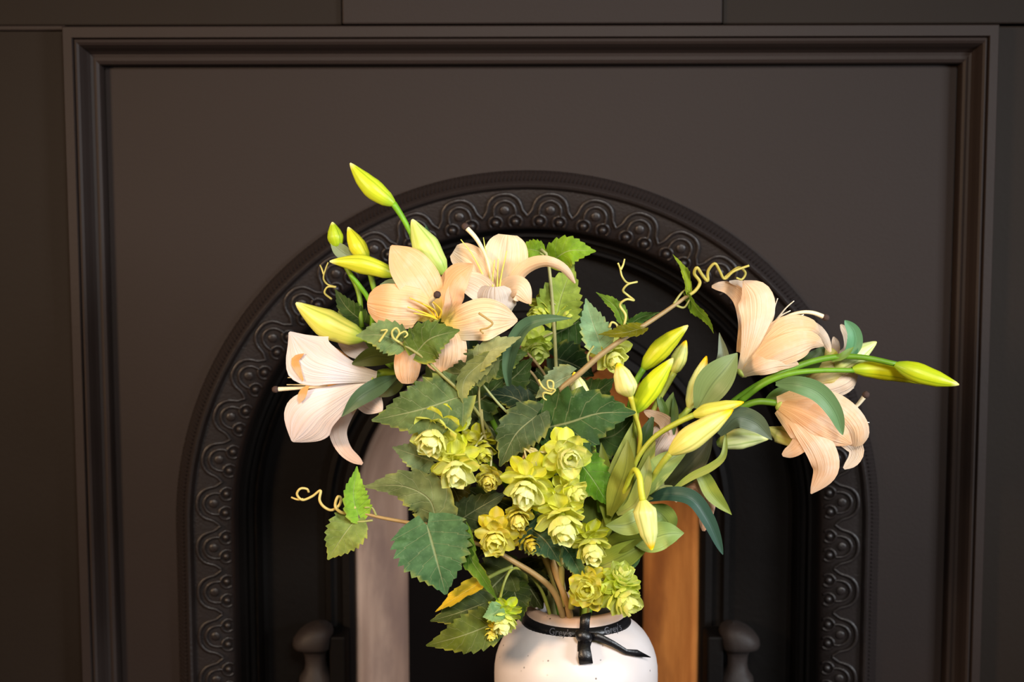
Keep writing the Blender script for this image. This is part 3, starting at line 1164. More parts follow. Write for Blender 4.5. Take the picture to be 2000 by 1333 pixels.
# ---- lily stem leaning to the left with the white lily
B = plant('lily_stem', 'lily stem with a pale pinkish lily facing sideways and four yellow-green buds', 'lily', 1075, -2, LILY)
stem(B, [(770, 728, 2), (800, 740, 2), (860, 790, 1), (940, 880, 0), (1020, 1000, -1), (1060, 1100, -2)] + into_vase(1075, -2), [.003, .0036, .004], GREEN)
stem(B, [(700, 640, 1), (735, 690, 1.4), (790, 735, 1.8)], [.0026, .003], GREEN, 'side_stem')
bud(B, (660, 486, 0), (649, 434, 0), 36, (172, 196, 40), stalk=[(676, 520, 0), (700, 570, .6), (706, 640, 1)])
bud(B, (718, 510, 1), (680, 444, 0), 40, (216, 216, 52), bend=-.03, stalk=[(727, 550, 1), (732, 580, 1), (725, 650, 1)])
bud(B, (772, 538, 3), (644, 511, 3), 44, (214, 220, 62), bend=.06, fat=.5)
tube('stalk', [D(*q) for q in [(684, 536, 2), (700, 556, 2), (722, 590, 1.6), (730, 660, 1.4)]], .0026, 'stalk', B, (110, 170, 30))
bud(B, (712, 662, 3), (578, 592, 3), 66, (222, 224, 112), bend=-.05, fat=.5, stalk=[(735, 672, 3), (760, 700, 2), (785, 735, 2)])
lily_leaf(B, [(692, 506, .4), (668, 492, .6), (645, 472, .4)], 28, (130, 150, 110))
fd = 4
flower(B, (733, 736, fd - .5), (640, 745, fd), [
    ([(706, 740, fd - 3), (655, 712, fd - 3.4), (618, 700, fd - 3), (590, 688, fd - 2)], 60, (244, 190, 120), dict(cup=.3)),
    ([(706, 742, fd - 3), (650, 760, fd - 3.4), (610, 776, fd - 3), (584, 786, fd - 2)], 56, (244, 190, 120), dict(cup=.3)),
    ([(716, 748, fd - 2.4), (676, 796, fd - 2.8), (660, 842, fd - 2.6), (674, 880, fd - 2), (708, 907, fd - 1)], 40, (250, 226, 216), dict(kind='curl', cup=-.15)),
    ([(712, 742, fd - 2), (705, 765, fd - 2.6), (722, 784, fd - 2), (747, 803, fd - 1.4)], 52, (255, 238, 230), dict(cup=-.2)),
    ([(744, 700, fd - 3), (722, 690, fd - 3), (690, 680, fd - 3), (660, 670, fd - 3)], 38, (226, 214, 206), dict(cup=.2)),
    ([(734, 742, fd - .4), (694, 760, fd + .4), (648, 786, fd + 1.1), (610, 810, fd + 1), (571, 863, fd - .2)], 104, (248, 238, 242), dict(kind='flare', cup=-.08, fold=-.16, roll=4, wave=.06)),
    ([(735, 737, fd), (690, 729, fd + 1.0), (645, 717, fd + 1.9), (608, 702, fd + 1.6), (565, 649, fd + .4)], 110, (248, 241, 247), dict(kind='bell', cup=-.10, fold=-.14, roll=-6, wave=.05)),
    ([(592, 744, fd + 1.7), (582, 722, fd + 1.8), (576, 704, fd + 1.8), (594, 691, fd + 1.9)], 15, (240, 180, 110), dict(cup=.1, rows=10, cols=5)),
    ([(604, 752, fd + 1.2), (594, 764, fd + 1.3), (584, 788, fd + 1.1)], 16, (240, 180, 110), dict(cup=.1, rows=10, cols=5)),
], style=[(640, 755, fd - .6), (590, 758, fd - .4), (560, 760, fd - .4), (540, 761, fd - .4)],
    filaments=[[(640, 745, fd - 1), (596, 739, fd - 1), (562, 738, fd - 1)], [(640, 750, fd - .8), (600, 752, fd - .8), (560, 752, fd - .8)], [(620, 770, fd - 1), (595, 796, fd - 1), (570, 804, fd - 1)]], tube_r=.008)
tube('stalk', [D(*q) for q in [(730, 735, fd - .5), (752, 728, fd - 1), (800, 738, 2)]], .0042, 'stalk', B, (120, 150, 40))
lily_leaf(B, [(774, 736, 4), (735, 757, 6), (700, 780, 7), (667, 815, 7)], 36, (76, 112, 78))
lily_leaf(B, [(774, 702, 4), (735, 696, 5), (686, 712, 5)], 38, (74, 94, 34))
lily_leaf(B, [(790, 738, 2), (760, 758, 3), (732, 775, 3)], 34, (58, 76, 30))

# ---- lily stem arching far to the right
Cs = plant('lily_stem', 'lily stem arching sideways with three peach lilies and two long buds past the iron arch', 'lily', 1150, 1, LILY)
stem(Cs, [(1752, 712, 6.4), (1690, 699, 5.6), (1640, 697, 5), (1580, 708, 5), (1500, 742, 5), (1440, 780, 4), (1380, 835, 3), (1300, 925, 2), (1225, 1015, 1.5), (1170, 1110, 1)] + into_vase(1150, 1),
     [.0028, .0036, .0044, .0044, .0040], (96, 142, 28))
stem(Cs, [(1668, 724, 4.6), (1600, 724, 5.4), (1545, 730, 5.8), (1495, 748, 5.4), (1445, 785, 4.4)], [.0026, .0034], (104, 150, 30), 'side_stem')
stem(Cs, [(1520, 788, 5), (1480, 785, 5), (1450, 795, 4.6), (1420, 815, 4)], [.0036, .0036], (96, 138, 30), 'side_stem')
bud(Cs, (1747, 712, 6.4), (1873, 752, 7.4), 46, (186, 200, 28), bend=.02, fat=.36)
bud(Cs, (1664, 722, 4.6), (1806, 750, 3.4), 46, (196, 198, 22), bend=-.07, fat=.42)
bud(Cs, (1630, 722, 3), (1712, 668, 3), 46, (224, 230, 165), fat=.55)
fd = 4.6
flower(Cs, (1444, 732, fd - 1), (1520, 660, fd), [
    ([(1452, 690, fd - 3), (1462, 630, fd - 3), (1446, 582, fd - 2.4), (1420, 562, fd - 2), (1390, 560, fd - 1.4)], 40, (250, 208, 166), dict(kind='curl', cup=.2)),
    ([(1460, 690, fd - 3), (1470, 600, fd - 3.2), (1455, 560, fd - 2.6), (1424, 550, fd - 1.6)], 26, (250, 232, 210), dict(kind='curl')),
    ([(1452, 700, fd - 2), (1520, 660, fd - 2.6), (1580, 640, fd - 2), (1605, 655, fd - 1), (1622, 688, fd)], 36, (250, 228, 204), dict(kind='curl', cup=-.3)),
    ([(1445, 730, fd - .6), (1466, 670, fd + .6), (1478, 612, fd + .8), (1474, 575, fd), (1452, 549, fd - .8)], 72, (252, 222, 190), dict(kind='flare', cup=-.12, fold=-.15, roll=4, wave=.05)),
    ([(1446, 730, fd - .6), (1490, 682, fd + .6), (1540, 644, fd + .8), (1584, 640, fd + .4), (1600, 652, fd - .4)], 58, (250, 212, 166), dict(cup=-.12, fold=-.2, roll=-6, wave=.05)),
    ([(1446, 731, fd - .6), (1496, 702, fd + 1.2), (1545, 680, fd + 1.8), (1585, 668, fd + 1.2), (1609, 676, fd + .4)], 58, (250, 210, 166), dict(cup=-.12, fold=-.2, roll=8, wave=.05)),
    ([(1446, 733, fd - .6), (1480, 716, fd + 1), (1520, 704, fd + 1.4), (1560, 712, fd + 1)], 46, (246, 214, 180), dict(cup=-.3)),
], style=[(1500, 650, fd - 1.6), (1530, 622, fd - 1), (1560, 611, fd - .6), (1586, 611, fd - .4), (1611, 620, fd - .4)],
    filaments=[[(1495, 650, fd - 1.8), (1510, 620, fd - 1.6), (1513, 600, fd - 1.4), (1519, 583, fd - 1)], [(1500, 645, fd - 1.8), (1522, 618, fd - 1.4), (1535, 602, fd - 1), (1551, 588, fd - .6)],
               [(1500, 645, fd - 1.6), (1524, 618, fd - 1), (1544, 607, fd - .6)], [(1510, 645, fd - 1.4), (1550, 622, fd - .8), (1570, 615, fd - .4)], [(1530, 645, fd - 1.4), (1570, 632, fd - .8), (1587, 631, fd - .4)]], fcol=(246, 236, 218), tube_r=.008)
fd = 2
flower(Cs, (1568, 748, fd - 1), (1640, 715, fd), [
    ([(1600, 735, fd - 2), (1630, 715, fd - 2.4), (1660, 685, fd - 2), (1656, 655, fd - 1.4), (1642, 634, fd - 1)], 32, (250, 230, 206), dict(kind='curl')),
    ([(1600, 735, fd - 2), (1622, 700, fd - 2), (1632, 676, fd - 1.6), (1628, 658, fd - 1.2)], 26, (246, 220, 196), dict(kind='curl')),
    ([(1568, 746, fd - .6), (1596, 716, fd + .2), (1620, 698, fd + .4), (1634, 688, fd)], 46, (206, 200, 74), dict(kind='wide', cup=-.4)),
    ([(1568, 748, fd - .6), (1600, 732, fd + .8), (1640, 718, fd + 1), (1662, 700, fd + .4)], 60, (222, 208, 120), dict(kind='wide', cup=-.4)),
    ([(1570, 750, fd - .6), (1612, 750, fd + .6), (1645, 738, fd + 1), (1668, 720, fd + .2)], 50, (248, 228, 206), dict(kind='wide', cup=-.4)),
    ([(1580, 750, fd - 1), (1610, 762, fd), (1650, 752, fd + .4), (1676, 728, fd)], 34, (248, 230, 208), dict(cup=-.2)),
], filaments=[[(1600, 760, fd - 1), (1640, 770, fd - .6), (1668, 758, fd - .4)]], fcol=(246, 236, 218))
fd = 6
flower(Cs, (1518, 788, fd - 1), (1600, 830, fd), [
    ([(1530, 792, fd - 2.2), (1590, 812, fd - 2.6), (1640, 846, fd - 2.4), (1672, 878, fd - 2), (1668, 898, fd - 1), (1648, 916, fd)], 44, (252, 226, 198), dict(kind='curl', cup=.2)),
    ([(1518, 786, fd - .6), (1570, 780, fd + .4), (1630, 800, fd + .6), (1668, 838, fd), (1672, 872, fd - .8)], 62, (250, 212, 172), dict(kind='wide', cup=-.25)),
    ([(1518, 790, fd - .6), (1560, 806, fd + 1), (1610, 834, fd + 1.4), (1664, 868, fd + .4)], 66, (250, 204, 160), dict(cup=-.2)),
    ([(1524, 796, fd - .6), (1555, 830, fd + .6), (1566, 860, fd + .8), (1552, 878, fd + .6), (1528, 890, fd)], 46, (248, 204, 164), dict(kind='curl', cup=-.2)),
    ([(1522, 792, fd - .6), (1566, 832, fd + 1), (1604, 880, fd + 1.4), (1612, 920, fd + 1), (1584, 965, fd + .4)], 58, (248, 210, 176), dict(cup=-.2, roll=-6)),
    ([(1520, 790, fd - .6), (1560, 800, fd + .8), (1600, 812, fd + .9), (1636, 842, fd + .4)], 60, (250, 208, 166), dict(cup=-.3)),
], style=[(1620, 815, fd - 1.4), (1650, 806, fd - .8), (1672, 794, fd - .4), (1690, 773, fd)],
    filaments=[[(1620, 805, fd - 1.2), (1650, 798, fd - .6), (1672, 792, fd - .4)], [(1640, 820, fd - 1.2), (1672, 822, fd - .6), (1698, 826, fd - .4)], [(1640, 836, fd - 1.2), (1668, 850, fd - .6), (1683, 858, fd - .4)]], fcol=(246, 236, 218), tube_r=.008)
lily_leaf(Cs, [(1515, 750, 7), (1560, 752, 9), (1600, 768, 9.6), (1630, 804, 9.6), (1646, 850, 9)], 38, (100, 152, 104), kind='strap')
lily_leaf(Cs, [(1650, 700, 4), (1668, 676, 4.4), (1668, 650, 4.4), (1650, 626, 4)], 30, (84, 164, 124), kind='strap')
lily_leaf(Cs, [(1625, 706, 5), (1645, 696, 5.4), (1668, 678, 5)], 14, (110, 150, 40))
lily_leaf(Cs, [(1545, 736, 3), (1580, 712, 3.4), (1612, 676, 3)], 36, (62, 94, 28))
lily_leaf(Cs, [(1490, 790, 4), (1520, 772, 4.4), (1550, 752, 4)], 26, (72, 112, 34))
lily_leaf(Cs, [(1362, 800, 6), (1390, 752, 7), (1415, 722, 7), (1440, 690, 6.4)], 66, (122, 148, 86), fold=.3)
lily_leaf(Cs, [(1360, 795, 5), (1392, 742, 5.6), (1412, 704, 5.4), (1405, 650, 5)], 30, (104, 118, 96), fold=.5)

# ---- lily stem standing in the middle right with yellow-tipped buds
E = plant('lily_stem', 'upright lily stem crowded with yellow-tipped pale buds and narrow yellow-green leaves', 'lily', 1140, 3, LILY)
stem(E, [(1243, 800, 5), (1238, 860, 5), (1215, 930, 5), (1190, 1000, 4), (1160, 1080, 3.4)] + into_vase(1140, 3), [.003, .004, .0044], (150, 160, 50))
stem(E, [(1300, 905, 5), (1262, 945, 4.6), (1215, 995, 4), (1170, 1070, 3.4)], [.003, .0036], (150, 160, 50), 'side_stem')
stem(E, [(1345, 800, 2), (1300, 840, 2), (1260, 900, 2.4), (1205, 1000, 3)], [.0026, .0034], (120, 140, 40), 'side_stem')
bud(E, (1255, 722, 5), (1344, 636, 6), 46, (192, 194, 34), bend=-.03, stalk=[(1243, 745, 5), (1228, 800, 4)], stalk_col=(110, 160, 40))
bud(E, (1240, 806, 6), (1315, 700, 7), 50, (204, 214, 34), bend=-.02)
bud(E, (1316, 730, 4), (1340, 665, 4.4), 36, (194, 194, 112), 'bud_yellow', stalk=[(1300, 758, 4), (1277, 800, 4), (1262, 860, 4)], stalk_col=(160, 170, 70), lobe=.2)
bud(E, (1232, 775, 8), (1207, 709, 8), 50, (228, 222, 152), 'bud_yellow', fat=.3, stalk=[(1237, 800, 7.6), (1250, 850, 7), (1246, 900, 6)], stalk_col=(190, 184, 56), sr=.0024, lobe=.2)
bud(E, (1346, 800, 4), (1380, 696, 5), 40, (218, 222, 160), 'bud_yellow', stalk=[(1330, 815, 4), (1300, 840, 3)], stalk_col=(150, 165, 60))
bud(E, (1352, 812, 8), (1453, 786, 9), 36, (208, 204, 92), 'bud_yellow', fat=.3, stalk=[(1320, 828, 8), (1278, 855, 7.4), (1246, 895, 7), (1228, 945, 6), (1205, 1000, 5)], stalk_col=(172, 178, 60), sr=.0026, lobe=.15)
bud(E, (1308, 886, 9), (1432, 800, 10), 56, (238, 224, 132), 'bud_yellow', fat=.34, stalk=[(1296, 902, 8.6), (1270, 940, 7), (1225, 1000, 5)], stalk_col=(168, 174, 62), lobe=.14)
bud(E, (1400, 868, 4), (1504, 856, 5), 48, (226, 230, 166), bend=-.05)
bud(E, (1560, 866, 4), (1498, 836, 3), 42, (226, 218, 132), fat=.6)
bud(E, (1144, 800, 7), (1121, 727, 7), 44, (230, 228, 168), 'bud_yellow', fat=.3, stalk=[(1152, 840, 6), (1165, 920, 5), (1172, 1000, 4)])
bud(E, (1255, 976, 10), (1273, 1075, 10.4), 52, (228, 228, 152), 'bud_yellow', fat=.26, stalk=[(1252, 958, 10), (1249, 932, 9.6), (1241, 918, 9), (1232, 928, 8), (1215, 975, 6)], stalk_col=(196, 200, 60), sr=.0028)
fd = 4
flower(E, (1268, 900, fd - 1), (1300, 850, fd), [
    ([(1280, 880, fd - .6), (1306, 860, fd), (1300, 826, fd + .6), (1258, 803, fd + 1)], 34, (228, 190, 156), dict(kind='curl', cup=.3)),
    ([(1270, 895, fd - .6), (1285, 870, fd + .4), (1298, 850, fd + .6), (1312, 834, fd)], 52, (226, 196, 178), dict(kind='wide', cup=-.2)),
])
flower(E, (1310, 970, 3), (1350, 940, 3), [
    ([(1308, 972, 3), (1335, 945, 3.4), (1362, 944, 3.6), (1380, 975, 3.2), (1374, 1038, 3)], 46, (232, 178, 142), dict(kind='curl', cup=-.3)),
    ([(1312, 962, 3.6), (1335, 938, 4), (1355, 930, 4), (1376, 960, 3.6)], 30, (236, 196, 166), dict(kind='petal', cup=-.3)),
])
L1, L2, L3 = (146, 160, 34), (182, 194, 84), (156, 154, 34)
for pts, w, c, kw in [
    ([(1188, 1030, 5), (1182, 960, 5), (1180, 910, 5), (1174, 865, 4.6)], 34, L1, {}),
    ([(1190, 1012, 5), (1206, 940, 5.4), (1226, 880, 5.4), (1240, 820, 5)], 46, L2, {}),
    ([(1190, 1008, 6), (1206, 960, 6.6), (1222, 910, 6.8), (1226, 860, 6.4)], 46, L3, {}),
    ([(1210, 1000, 6), (1228, 968, 6.4), (1258, 920, 6.4), (1280, 845, 6)], 30, (160, 172, 60), {}),
    ([(1205, 1005, 7), (1238, 985, 7.4), (1258, 940, 7.6), (1268, 890, 7)], 34, (150, 160, 60), {}),
    ([(1232, 985, 6), (1265, 940, 7), (1300, 905, 7), (1345, 878, 6)], 50, (146, 170, 82), {}),
    ([(1240, 985, 5), (1280, 955, 5.4), (1315, 940, 5), (1350, 915, 4.6)], 36, (150, 154, 66), {}),
    ([(1300, 965, 5), (1335, 920, 5.6), (1365, 885, 5.6), (1392, 850, 5)], 58, (54, 56, 22), {}),
    ([(1310, 960, 6), (1350, 932, 6.4), (1390, 912, 6.6), (1412, 892, 6.6), (1418, 845, 6)], 16, (152, 166, 56), dict(kind='strap')),
    ([(1345, 905, 4), (1372, 930, 4.6), (1392, 965, 4.6), (1429, 1006, 4)], 32, (150, 168, 52), {}),
    ([(1262, 978, 5), (1305, 966, 7), (1350, 974, 8), (1382, 1015, 8), (1412, 1084, 7.4)], 32, (46, 88, 80), dict(kind='strap', roll=-15, fold=.4)),
    ([(1275, 1000, 6), (1250, 1014, 7.4), (1222, 1026, 8), (1183, 1027, 8)], 48, (166, 192, 92), {}),
    ([(1235, 1055, 6), (1262, 1056, 6.6), (1300, 1044, 7), (1336, 1042, 6.6)], 56, (150, 182, 88), dict(wave=.15)),
    ([(1268, 990, 5), (1295, 1008, 5.4), (1318, 1040, 5)], 46, (130, 165, 70), dict(wave=.15)),
    ([(1180, 1075, 5), (1210, 1060, 6), (1258, 1050, 6.4)], 42, (124, 134, 24), {}),
    ([(1135, 1120, 5), (1180, 1104, 6), (1225, 1082, 6.4), (1280, 1050, 6)], 52, (134, 148, 32), {}),
    ([(1215, 1115, 5), (1232, 1096, 5.4), (1252, 1070, 5)], 30, (84, 132, 78), {}),
    ([(1200, 1070, 4), (1255, 1030, 3), (1305, 1000, 2), (1322, 1060, 2)], 22, (110, 120, 30), {}),
    ([(1306, 826, 4.4), (1296, 800, 4.6), (1282, 764, 4)], 16, (92, 130, 44), {}),
    ([(1300, 828, 4), (1306, 800, 4.2), (1315, 766, 4)], 22, (120, 150, 60), {}),
    ([(1316, 850, 5), (1318, 810, 5), (1316, 772, 5)], 15, (70, 100, 36), {}),
    ([(1405, 850, 7), (1440, 816, 8), (1476, 826, 8), (1508, 860, 7.4)], 42, (90, 108, 86), {}),
    ([(1275, 815, 5), (1262, 850, 5.4), (1258, 900, 5)], 26, (64, 100, 40), {}),
    ([(1290, 935, 4), (1320, 900, 4), (1330, 860, 4)], 34, (76, 110, 36), {}),
    ([(1230, 1000, 3), (1250, 1040, 3), (1235, 1090, 3)], 40, (84, 104, 28), {}),
    ([(1170, 1060, 3), (1160, 1000, 3), (1175, 950, 3)], 50, (92, 116, 28), {}),
]:
    lily_leaf(E, pts, w, c, **kw)

# ---- hop vine running diagonally up to the right
F1 = plant('hop_vine', 'hop vine with a bare tan stem rising diagonally to a zigzag tendril', 'hop vine', 1100, 4, HOP)
stem(F1, [(1345, 577, 6), (1315, 598, 6.4), (1275, 625, 7), (1225, 657, 8), (1175, 692, 8.4), (1132, 730, 8.6), (1090, 766, 8), (1062, 810, 6.4), (1055, 900, 5), (1070, 1040, 4)] + into_vase(1100, 4),
     [.0020, .0030, .0034, .0032, .0036], TWIG)
tendril(F1, [(1340, 580, 6), (1358, 568, 6), (1367, 552, 6), (1356, 534, 6.4), (1361, 523, 6.8), (1372, 538, 6.4), (1382, 549, 6), (1383, 530, 6.4), (1396, 515, 6.8), (1406, 530, 6.4), (1415, 545, 6), (1432, 531, 6.2), (1463, 519, 6)], .0016, (182, 170, 84))
tendril(F1, [(1415, 543, 6), (1444, 523, 5.4), (1456, 534, 5), (1449, 546, 5), (1438, 543, 5.4)], .0014, (182, 170, 84))
hop_leaf(F1, [(1344, 566, 6), (1336, 530, 6.4), (1314, 497, 6)], 34, (128, 150, 34), [(1316, 594, 6.4), (1330, 574, 6.2), (1342, 564, 6)], roll=64)
hop_leaf(F1, [(1346, 584, 6), (1362, 606, 6.4), (1382, 626, 6.4), (1394, 652, 6)], 40, (104, 146, 44), [(1318, 596, 6.4), (1336, 601, 6.2), (1347, 586, 6)], roll=62)
hop_leaf(F1, [(1174, 676, 7.6), (1158, 632, 7.8), (1144, 583, 7)], 58, (116, 154, 124), [(1150, 707, 8.4), (1148, 695, 8), (1160, 676, 7.8)], fold=.3)
hop_leaf(F1, [(1250, 642, 8), (1215, 650, 9), (1168, 654, 9)], 42, (104, 106, 20), roll=50)
hop_leaf(F1, [(1218, 625, 6.6), (1200, 597, 6.8), (1164, 571, 6)], 40, (98, 130, 42), [(1215, 660, 8), (1206, 645, 7), (1210, 628, 6.6)], roll=50)
hop_leaf(F1, [(1222, 642, 6), (1250, 622, 6), (1288, 610, 5.6)], 36, (64, 100, 44), roll=48)
tendril(F1, [(1212, 662, 7.6), (1219, 636, 7), (1222, 616, 7), (1211, 596, 7), (1224, 585, 7.4), (1238, 587, 7), (1226, 577, 6.6), (1217, 568, 7), (1226, 556, 7.4), (1244, 551, 7), (1226, 553, 6.6), (1215, 540, 7), (1211, 524, 7), (1207, 514, 7.2)], .0012)
tendril(F1, [(1212, 528, 7), (1217, 518, 7), (1220, 506, 7)], .0010)
tendril(F1, [(1190, 640, 8), (1195, 630, 8.2), (1204, 634, 8), (1210, 660, 8)], .0011)
hop_cone(F1, (1196, 694, 6), 84, (.2, -.5, .8), (206, 210, 96), (236, 236, 170), seed=1, stalk=[(1170, 690, 8)])
tendril(F1, [(1052, 742, 8), (1062, 758, 8.4), (1078, 764, 8.8), (1080, 746, 9), (1070, 744, 9), (1072, 758, 9), (1085, 762, 9.2), (1076, 772, 9)], .0010)
tendril(F1, [(1078, 770, 9), (1062, 768, 8.8), (1062, 778, 8.6), (1068, 782, 8.6)], .0010)
hop_leaf(F1, [(1114, 732, 6.4), (1082, 750, 6.8), (1046, 778, 6.4)], 52, (118, 138, 112), fold=.2)

# ---- hop vine standing straight up behind the lilies
F2 = plant('hop_vine', 'hop vine with a straight thin stem and bright green leaves at the top', 'hop vine', 1105, -3, HOP)
stem(F2, [(1056, 487, -1), (1065, 493, -1), (1071, 515, -1), (1077, 570, -1), (1081, 620, -1), (1085, 690, -1), (1087, 760, -1), (1082, 880, -2), (1085, 1040, -3)] + into_vase(1105, -3), [.0018, .0022, .003], (172, 168, 112))
hop_leaf(F2, [(1081, 507, -1), (1112, 490, 0), (1164, 491, -.6)], 62, (112, 152, 30), fold=-.2)
hop_leaf(F2, [(1056, 492, -1), (1036, 487, -1), (1012, 486, -1.4)], 40, (110, 148, 32), [(1072, 520, -1), (1062, 500, -1), (1054, 494, -1)])
hop_leaf(F2, [(1086, 622, -1.6), (1096, 580, -1.4), (1120, 515, -2)], 86, (150, 176, 78), fold=.15)
hop_leaf(F2, [(1130, 628, -4), (1095, 648, -4), (1050, 670, -4)], 76, (44, 74, 22))
hop_leaf(F2, [(1085, 700, -3), (1120, 712, -3), (1160, 735, -3)], 80, (34, 58, 24))
hop_cone(F2, (1058, 608, -2.4), 66, (-.5, -.6, .5), (206, 210, 70), (220, 225, 120), seed=2, stalk=[(1080, 590, -1)])
hop_cone(F2, (1104, 612, -2.4), 56, (.5, -.5, .5), (206, 210, 80), (220, 225, 120), seed=3, stalk=[(1080, 592, -1)])
hop_cone(F2, (1048, 680, -1), 74, (.1, -.5, .8), (196, 214, 96), (214, 226, 150), seed=4, stalk=[(1080, 650, -1)])
stem(F2, [(1030, 690, 1), (1048, 710, 1), (1070, 745, 0), (1084, 800, -1)], [.0014, .0016], TWIG, 'twig')
stem(F2, [(1018, 712, 1), (1040, 730, 1), (1066, 780, 0), (1083, 840, -1)], [.0014, .0016], TWIG, 'twig')

# ---- hop vine reaching left, with the curled tendril
G = plant('hop_vine', 'hop vine reaching sideways to a looping tendril with heart-shaped leaves', 'hop vine', 1095, 5, HOP)
stem(G, [(703, 1001, 8), (737, 1010, 8), (802, 1022, 8.4), (852, 1028, 9), (915, 1056, 9), (965, 1075, 8.4), (1002, 1097, 7.6), (1042, 1121, 6.6), (1078, 1152, 5.6)] + into_vase(1095, 5), [.0016, .0022, .0028, .0034, .0036], (158, 130, 84))
hop_leaf(G, [(834, 1026, 9.6), (850, 1085, 11), (871, 1162, 10.4)], 148, (70, 108, 74), teeth=11, heart=.16, fold=.1, wave=.06)
hop_leaf(G, [(854, 1022, 8.6), (838, 975, 9.6), (790, 950, 10), (711, 951, 9)], 88, (106, 122, 84), fold=-.18, roll=-20)
hop_leaf(G, [(700, 1005, 8.4), (692, 970, 9), (697, 911, 8.4)], 54, (128, 174, 58), [(735, 1008, 8), (726, 992, 8.2), (712, 992, 8.4)], fold=.45, roll=18)
hop_leaf(G, [(692, 1019, 8.4), (672, 1045, 9), (640, 1094, 8.4)], 76, (118, 138, 72), [(728, 1017, 8), (712, 1019, 8.2), (692, 1020, 8.4)])
tendril(G, [(694, 990, 8.4), (682, 1002, 8.6), (666, 1001, 9), (655, 990, 9.2), (660, 971, 9), (666, 974, 8.6), (662, 988, 8.4), (648, 997, 8.6), (632, 990, 8.8), (624, 977, 9), (626, 959, 8.8), (610, 970, 8.6), (590, 977, 8.6), (580, 966, 8.8), (587, 955, 9), (600, 956, 8.8), (603, 962, 8.6)], .0015, (206, 184, 112))
tendril(G, [(592, 976, 8.6), (580, 976, 8.4), (569, 972, 8.2)], .0012, (206, 184, 112))
hop_leaf(G, [(858, 932, 5), (885, 955, 5.6), (905, 1000, 5)], 74, (78, 72, 20))
hop_leaf(G, [(884, 1026, 7), (930, 996, 7.6), (990, 962, 7)], 66, (58, 72, 44))
hop_leaf(G, [(912, 1048, 10), (918, 1090, 10.4), (940, 1125, 10.8), (974, 1176, 10.4)], 44, (92, 138, 52), roll=45, teeth=7)
hop_leaf(G, [(915, 1058, 8.6), (905, 1045, 9), (912, 1030, 9)], 30, (196, 190, 80), roll=40)

# ---- hop vine low on the left, hanging over the rim
I = plant('hop_vine', 'short hop vine drooping over the vase rim with dark olive leaves', 'hop vine', 1070, 4, HOP)
stem(I, [(975, 1180, 9), (984, 1140, 9), (1000, 1112, 8), (1030, 1120, 6), (1055, 1150, 5)] + into_vase(1070, 4), [.0014, .0018, .0024], OLIVE)
stem(I, [(945, 1134, 8), (975, 1118, 8), (1002, 1108, 8)], [.002, .0022], (120, 130, 60), 'twig')
hop_leaf(I, [(965, 1218, 9), (910, 1240, 10.4), (832, 1262, 9.6)], 78, (80, 94, 26), fold=-.1)
hop_leaf(I, [(948, 1178, 8.4), (900, 1196, 9), (840, 1214, 8.4)], 58, (56, 72, 28), fold=-.1)
hop_leaf(I, [(935, 1140, 9), (892, 1166, 9.6), (850, 1196, 9)], 50, (206, 182, 50), roll=55, teeth=6)
hop_leaf(I, [(976, 1190, 10.4), (962, 1200, 11), (943, 1206, 11)], 40, (116, 156, 112))
hop_leaf(I, [(1000, 1110, 4), (960, 1150, 5), (925, 1190, 5)], 100, (62, 74, 20))
hop_leaf(I, [(1010, 1115, 3), (1035, 1150, 3.6), (1060, 1190, 3)], 96, (44, 52, 16))
hop_leaf(I, [(1000, 1140, 4.6), (1010, 1175, 5.6), (1018, 1215, 5.6)], 60, (48, 66, 22))
hop_cone(I, (984, 1212, 10), 74, (-.1, -.75, .55), (186, 206, 50), (236, 238, 190), seed=5, stalk=[(975, 1175, 9)])
hop_cone(I, (962, 1236, 9.6), 40, (-.2, -.7, .5), (216, 196, 50), (230, 220, 120), seed=6)

# ---- hop vine hanging over the rim on the right
J = plant('hop_vine', 'short hop vine with three plump cones resting on the vase rim', 'hop vine', 1150, 5, HOP)
stem(J, [(1178, 1132, 8), (1160, 1140, 7), (1150, 1160, 6)] + into_vase(1150, 5), [.0014, .002], OLIVE)
hop_cone(J, (1150, 1152, 9), 92, (-.25, .1, .9), (206, 196, 48), (226, 224, 130), seed=7, stalk=[(1160, 1140, 7)])
hop_cone(J, (1214, 1128, 9), 78, (.2, .6, .7), (186, 202, 76), (222, 230, 160), seed=8, stalk=[(1178, 1132, 8)])
hop_cone(J, (1218, 1168, 9.6), 92, (.45, -.5, .7), (190, 204, 62), (236, 236, 170), seed=9, stalk=[(1178, 1134, 8)])
hop_leaf(J, [(1112, 1082, 7), (1128, 1110, 7.4), (1142, 1138, 7)], 38, (70, 110, 84), roll=30)

# ---- hop vine in the middle, the one that carries most of the cones
K = plant('hop_vine', 'hop vine carrying the big bunch of yellow-green cones in front', 'hop vine', 1110, 5, HOP)
stem(K, [(1020, 905, 9), (1035, 860, 8), (1052, 820, 7), (1060, 900, 6), (1068, 1010, 5.4), (1086, 1120, 5)] + into_vase(1110, 5), [.002, .0028, .0036, .004], (160, 128, 80))
stem(K, [(1064, 1085, 4), (1087, 1145, 4.4), (1100, 1180, 4.6)], [.0042, .0042], (140, 124, 62), 'twig')
stem(K, [(1097, 1090, 5), (1097, 1150, 5), (1103, 1185, 5)], [.0034, .0034], (148, 132, 66), 'twig')
stem(K, [(1124, 1120, 5.4), (1120, 1155, 5.4), (1116, 1190, 5.4)], [.0036, .0036], (150, 150, 60), 'twig')
stem(K, [(940, 800, 8), (946, 850, 8), (962, 890, 8.4)], [.0014, .0016], (150, 140, 80), 'twig')
stem(K, [(943, 752, 8), (975, 790, 8.4), (1005, 820, 8)], [.0012, .0014], (140, 150, 100), 'twig')
stem(K, [(936, 735, 8), (936, 790, 8), (945, 850, 8)], [.0012, .0014], (150, 140, 80), 'twig')
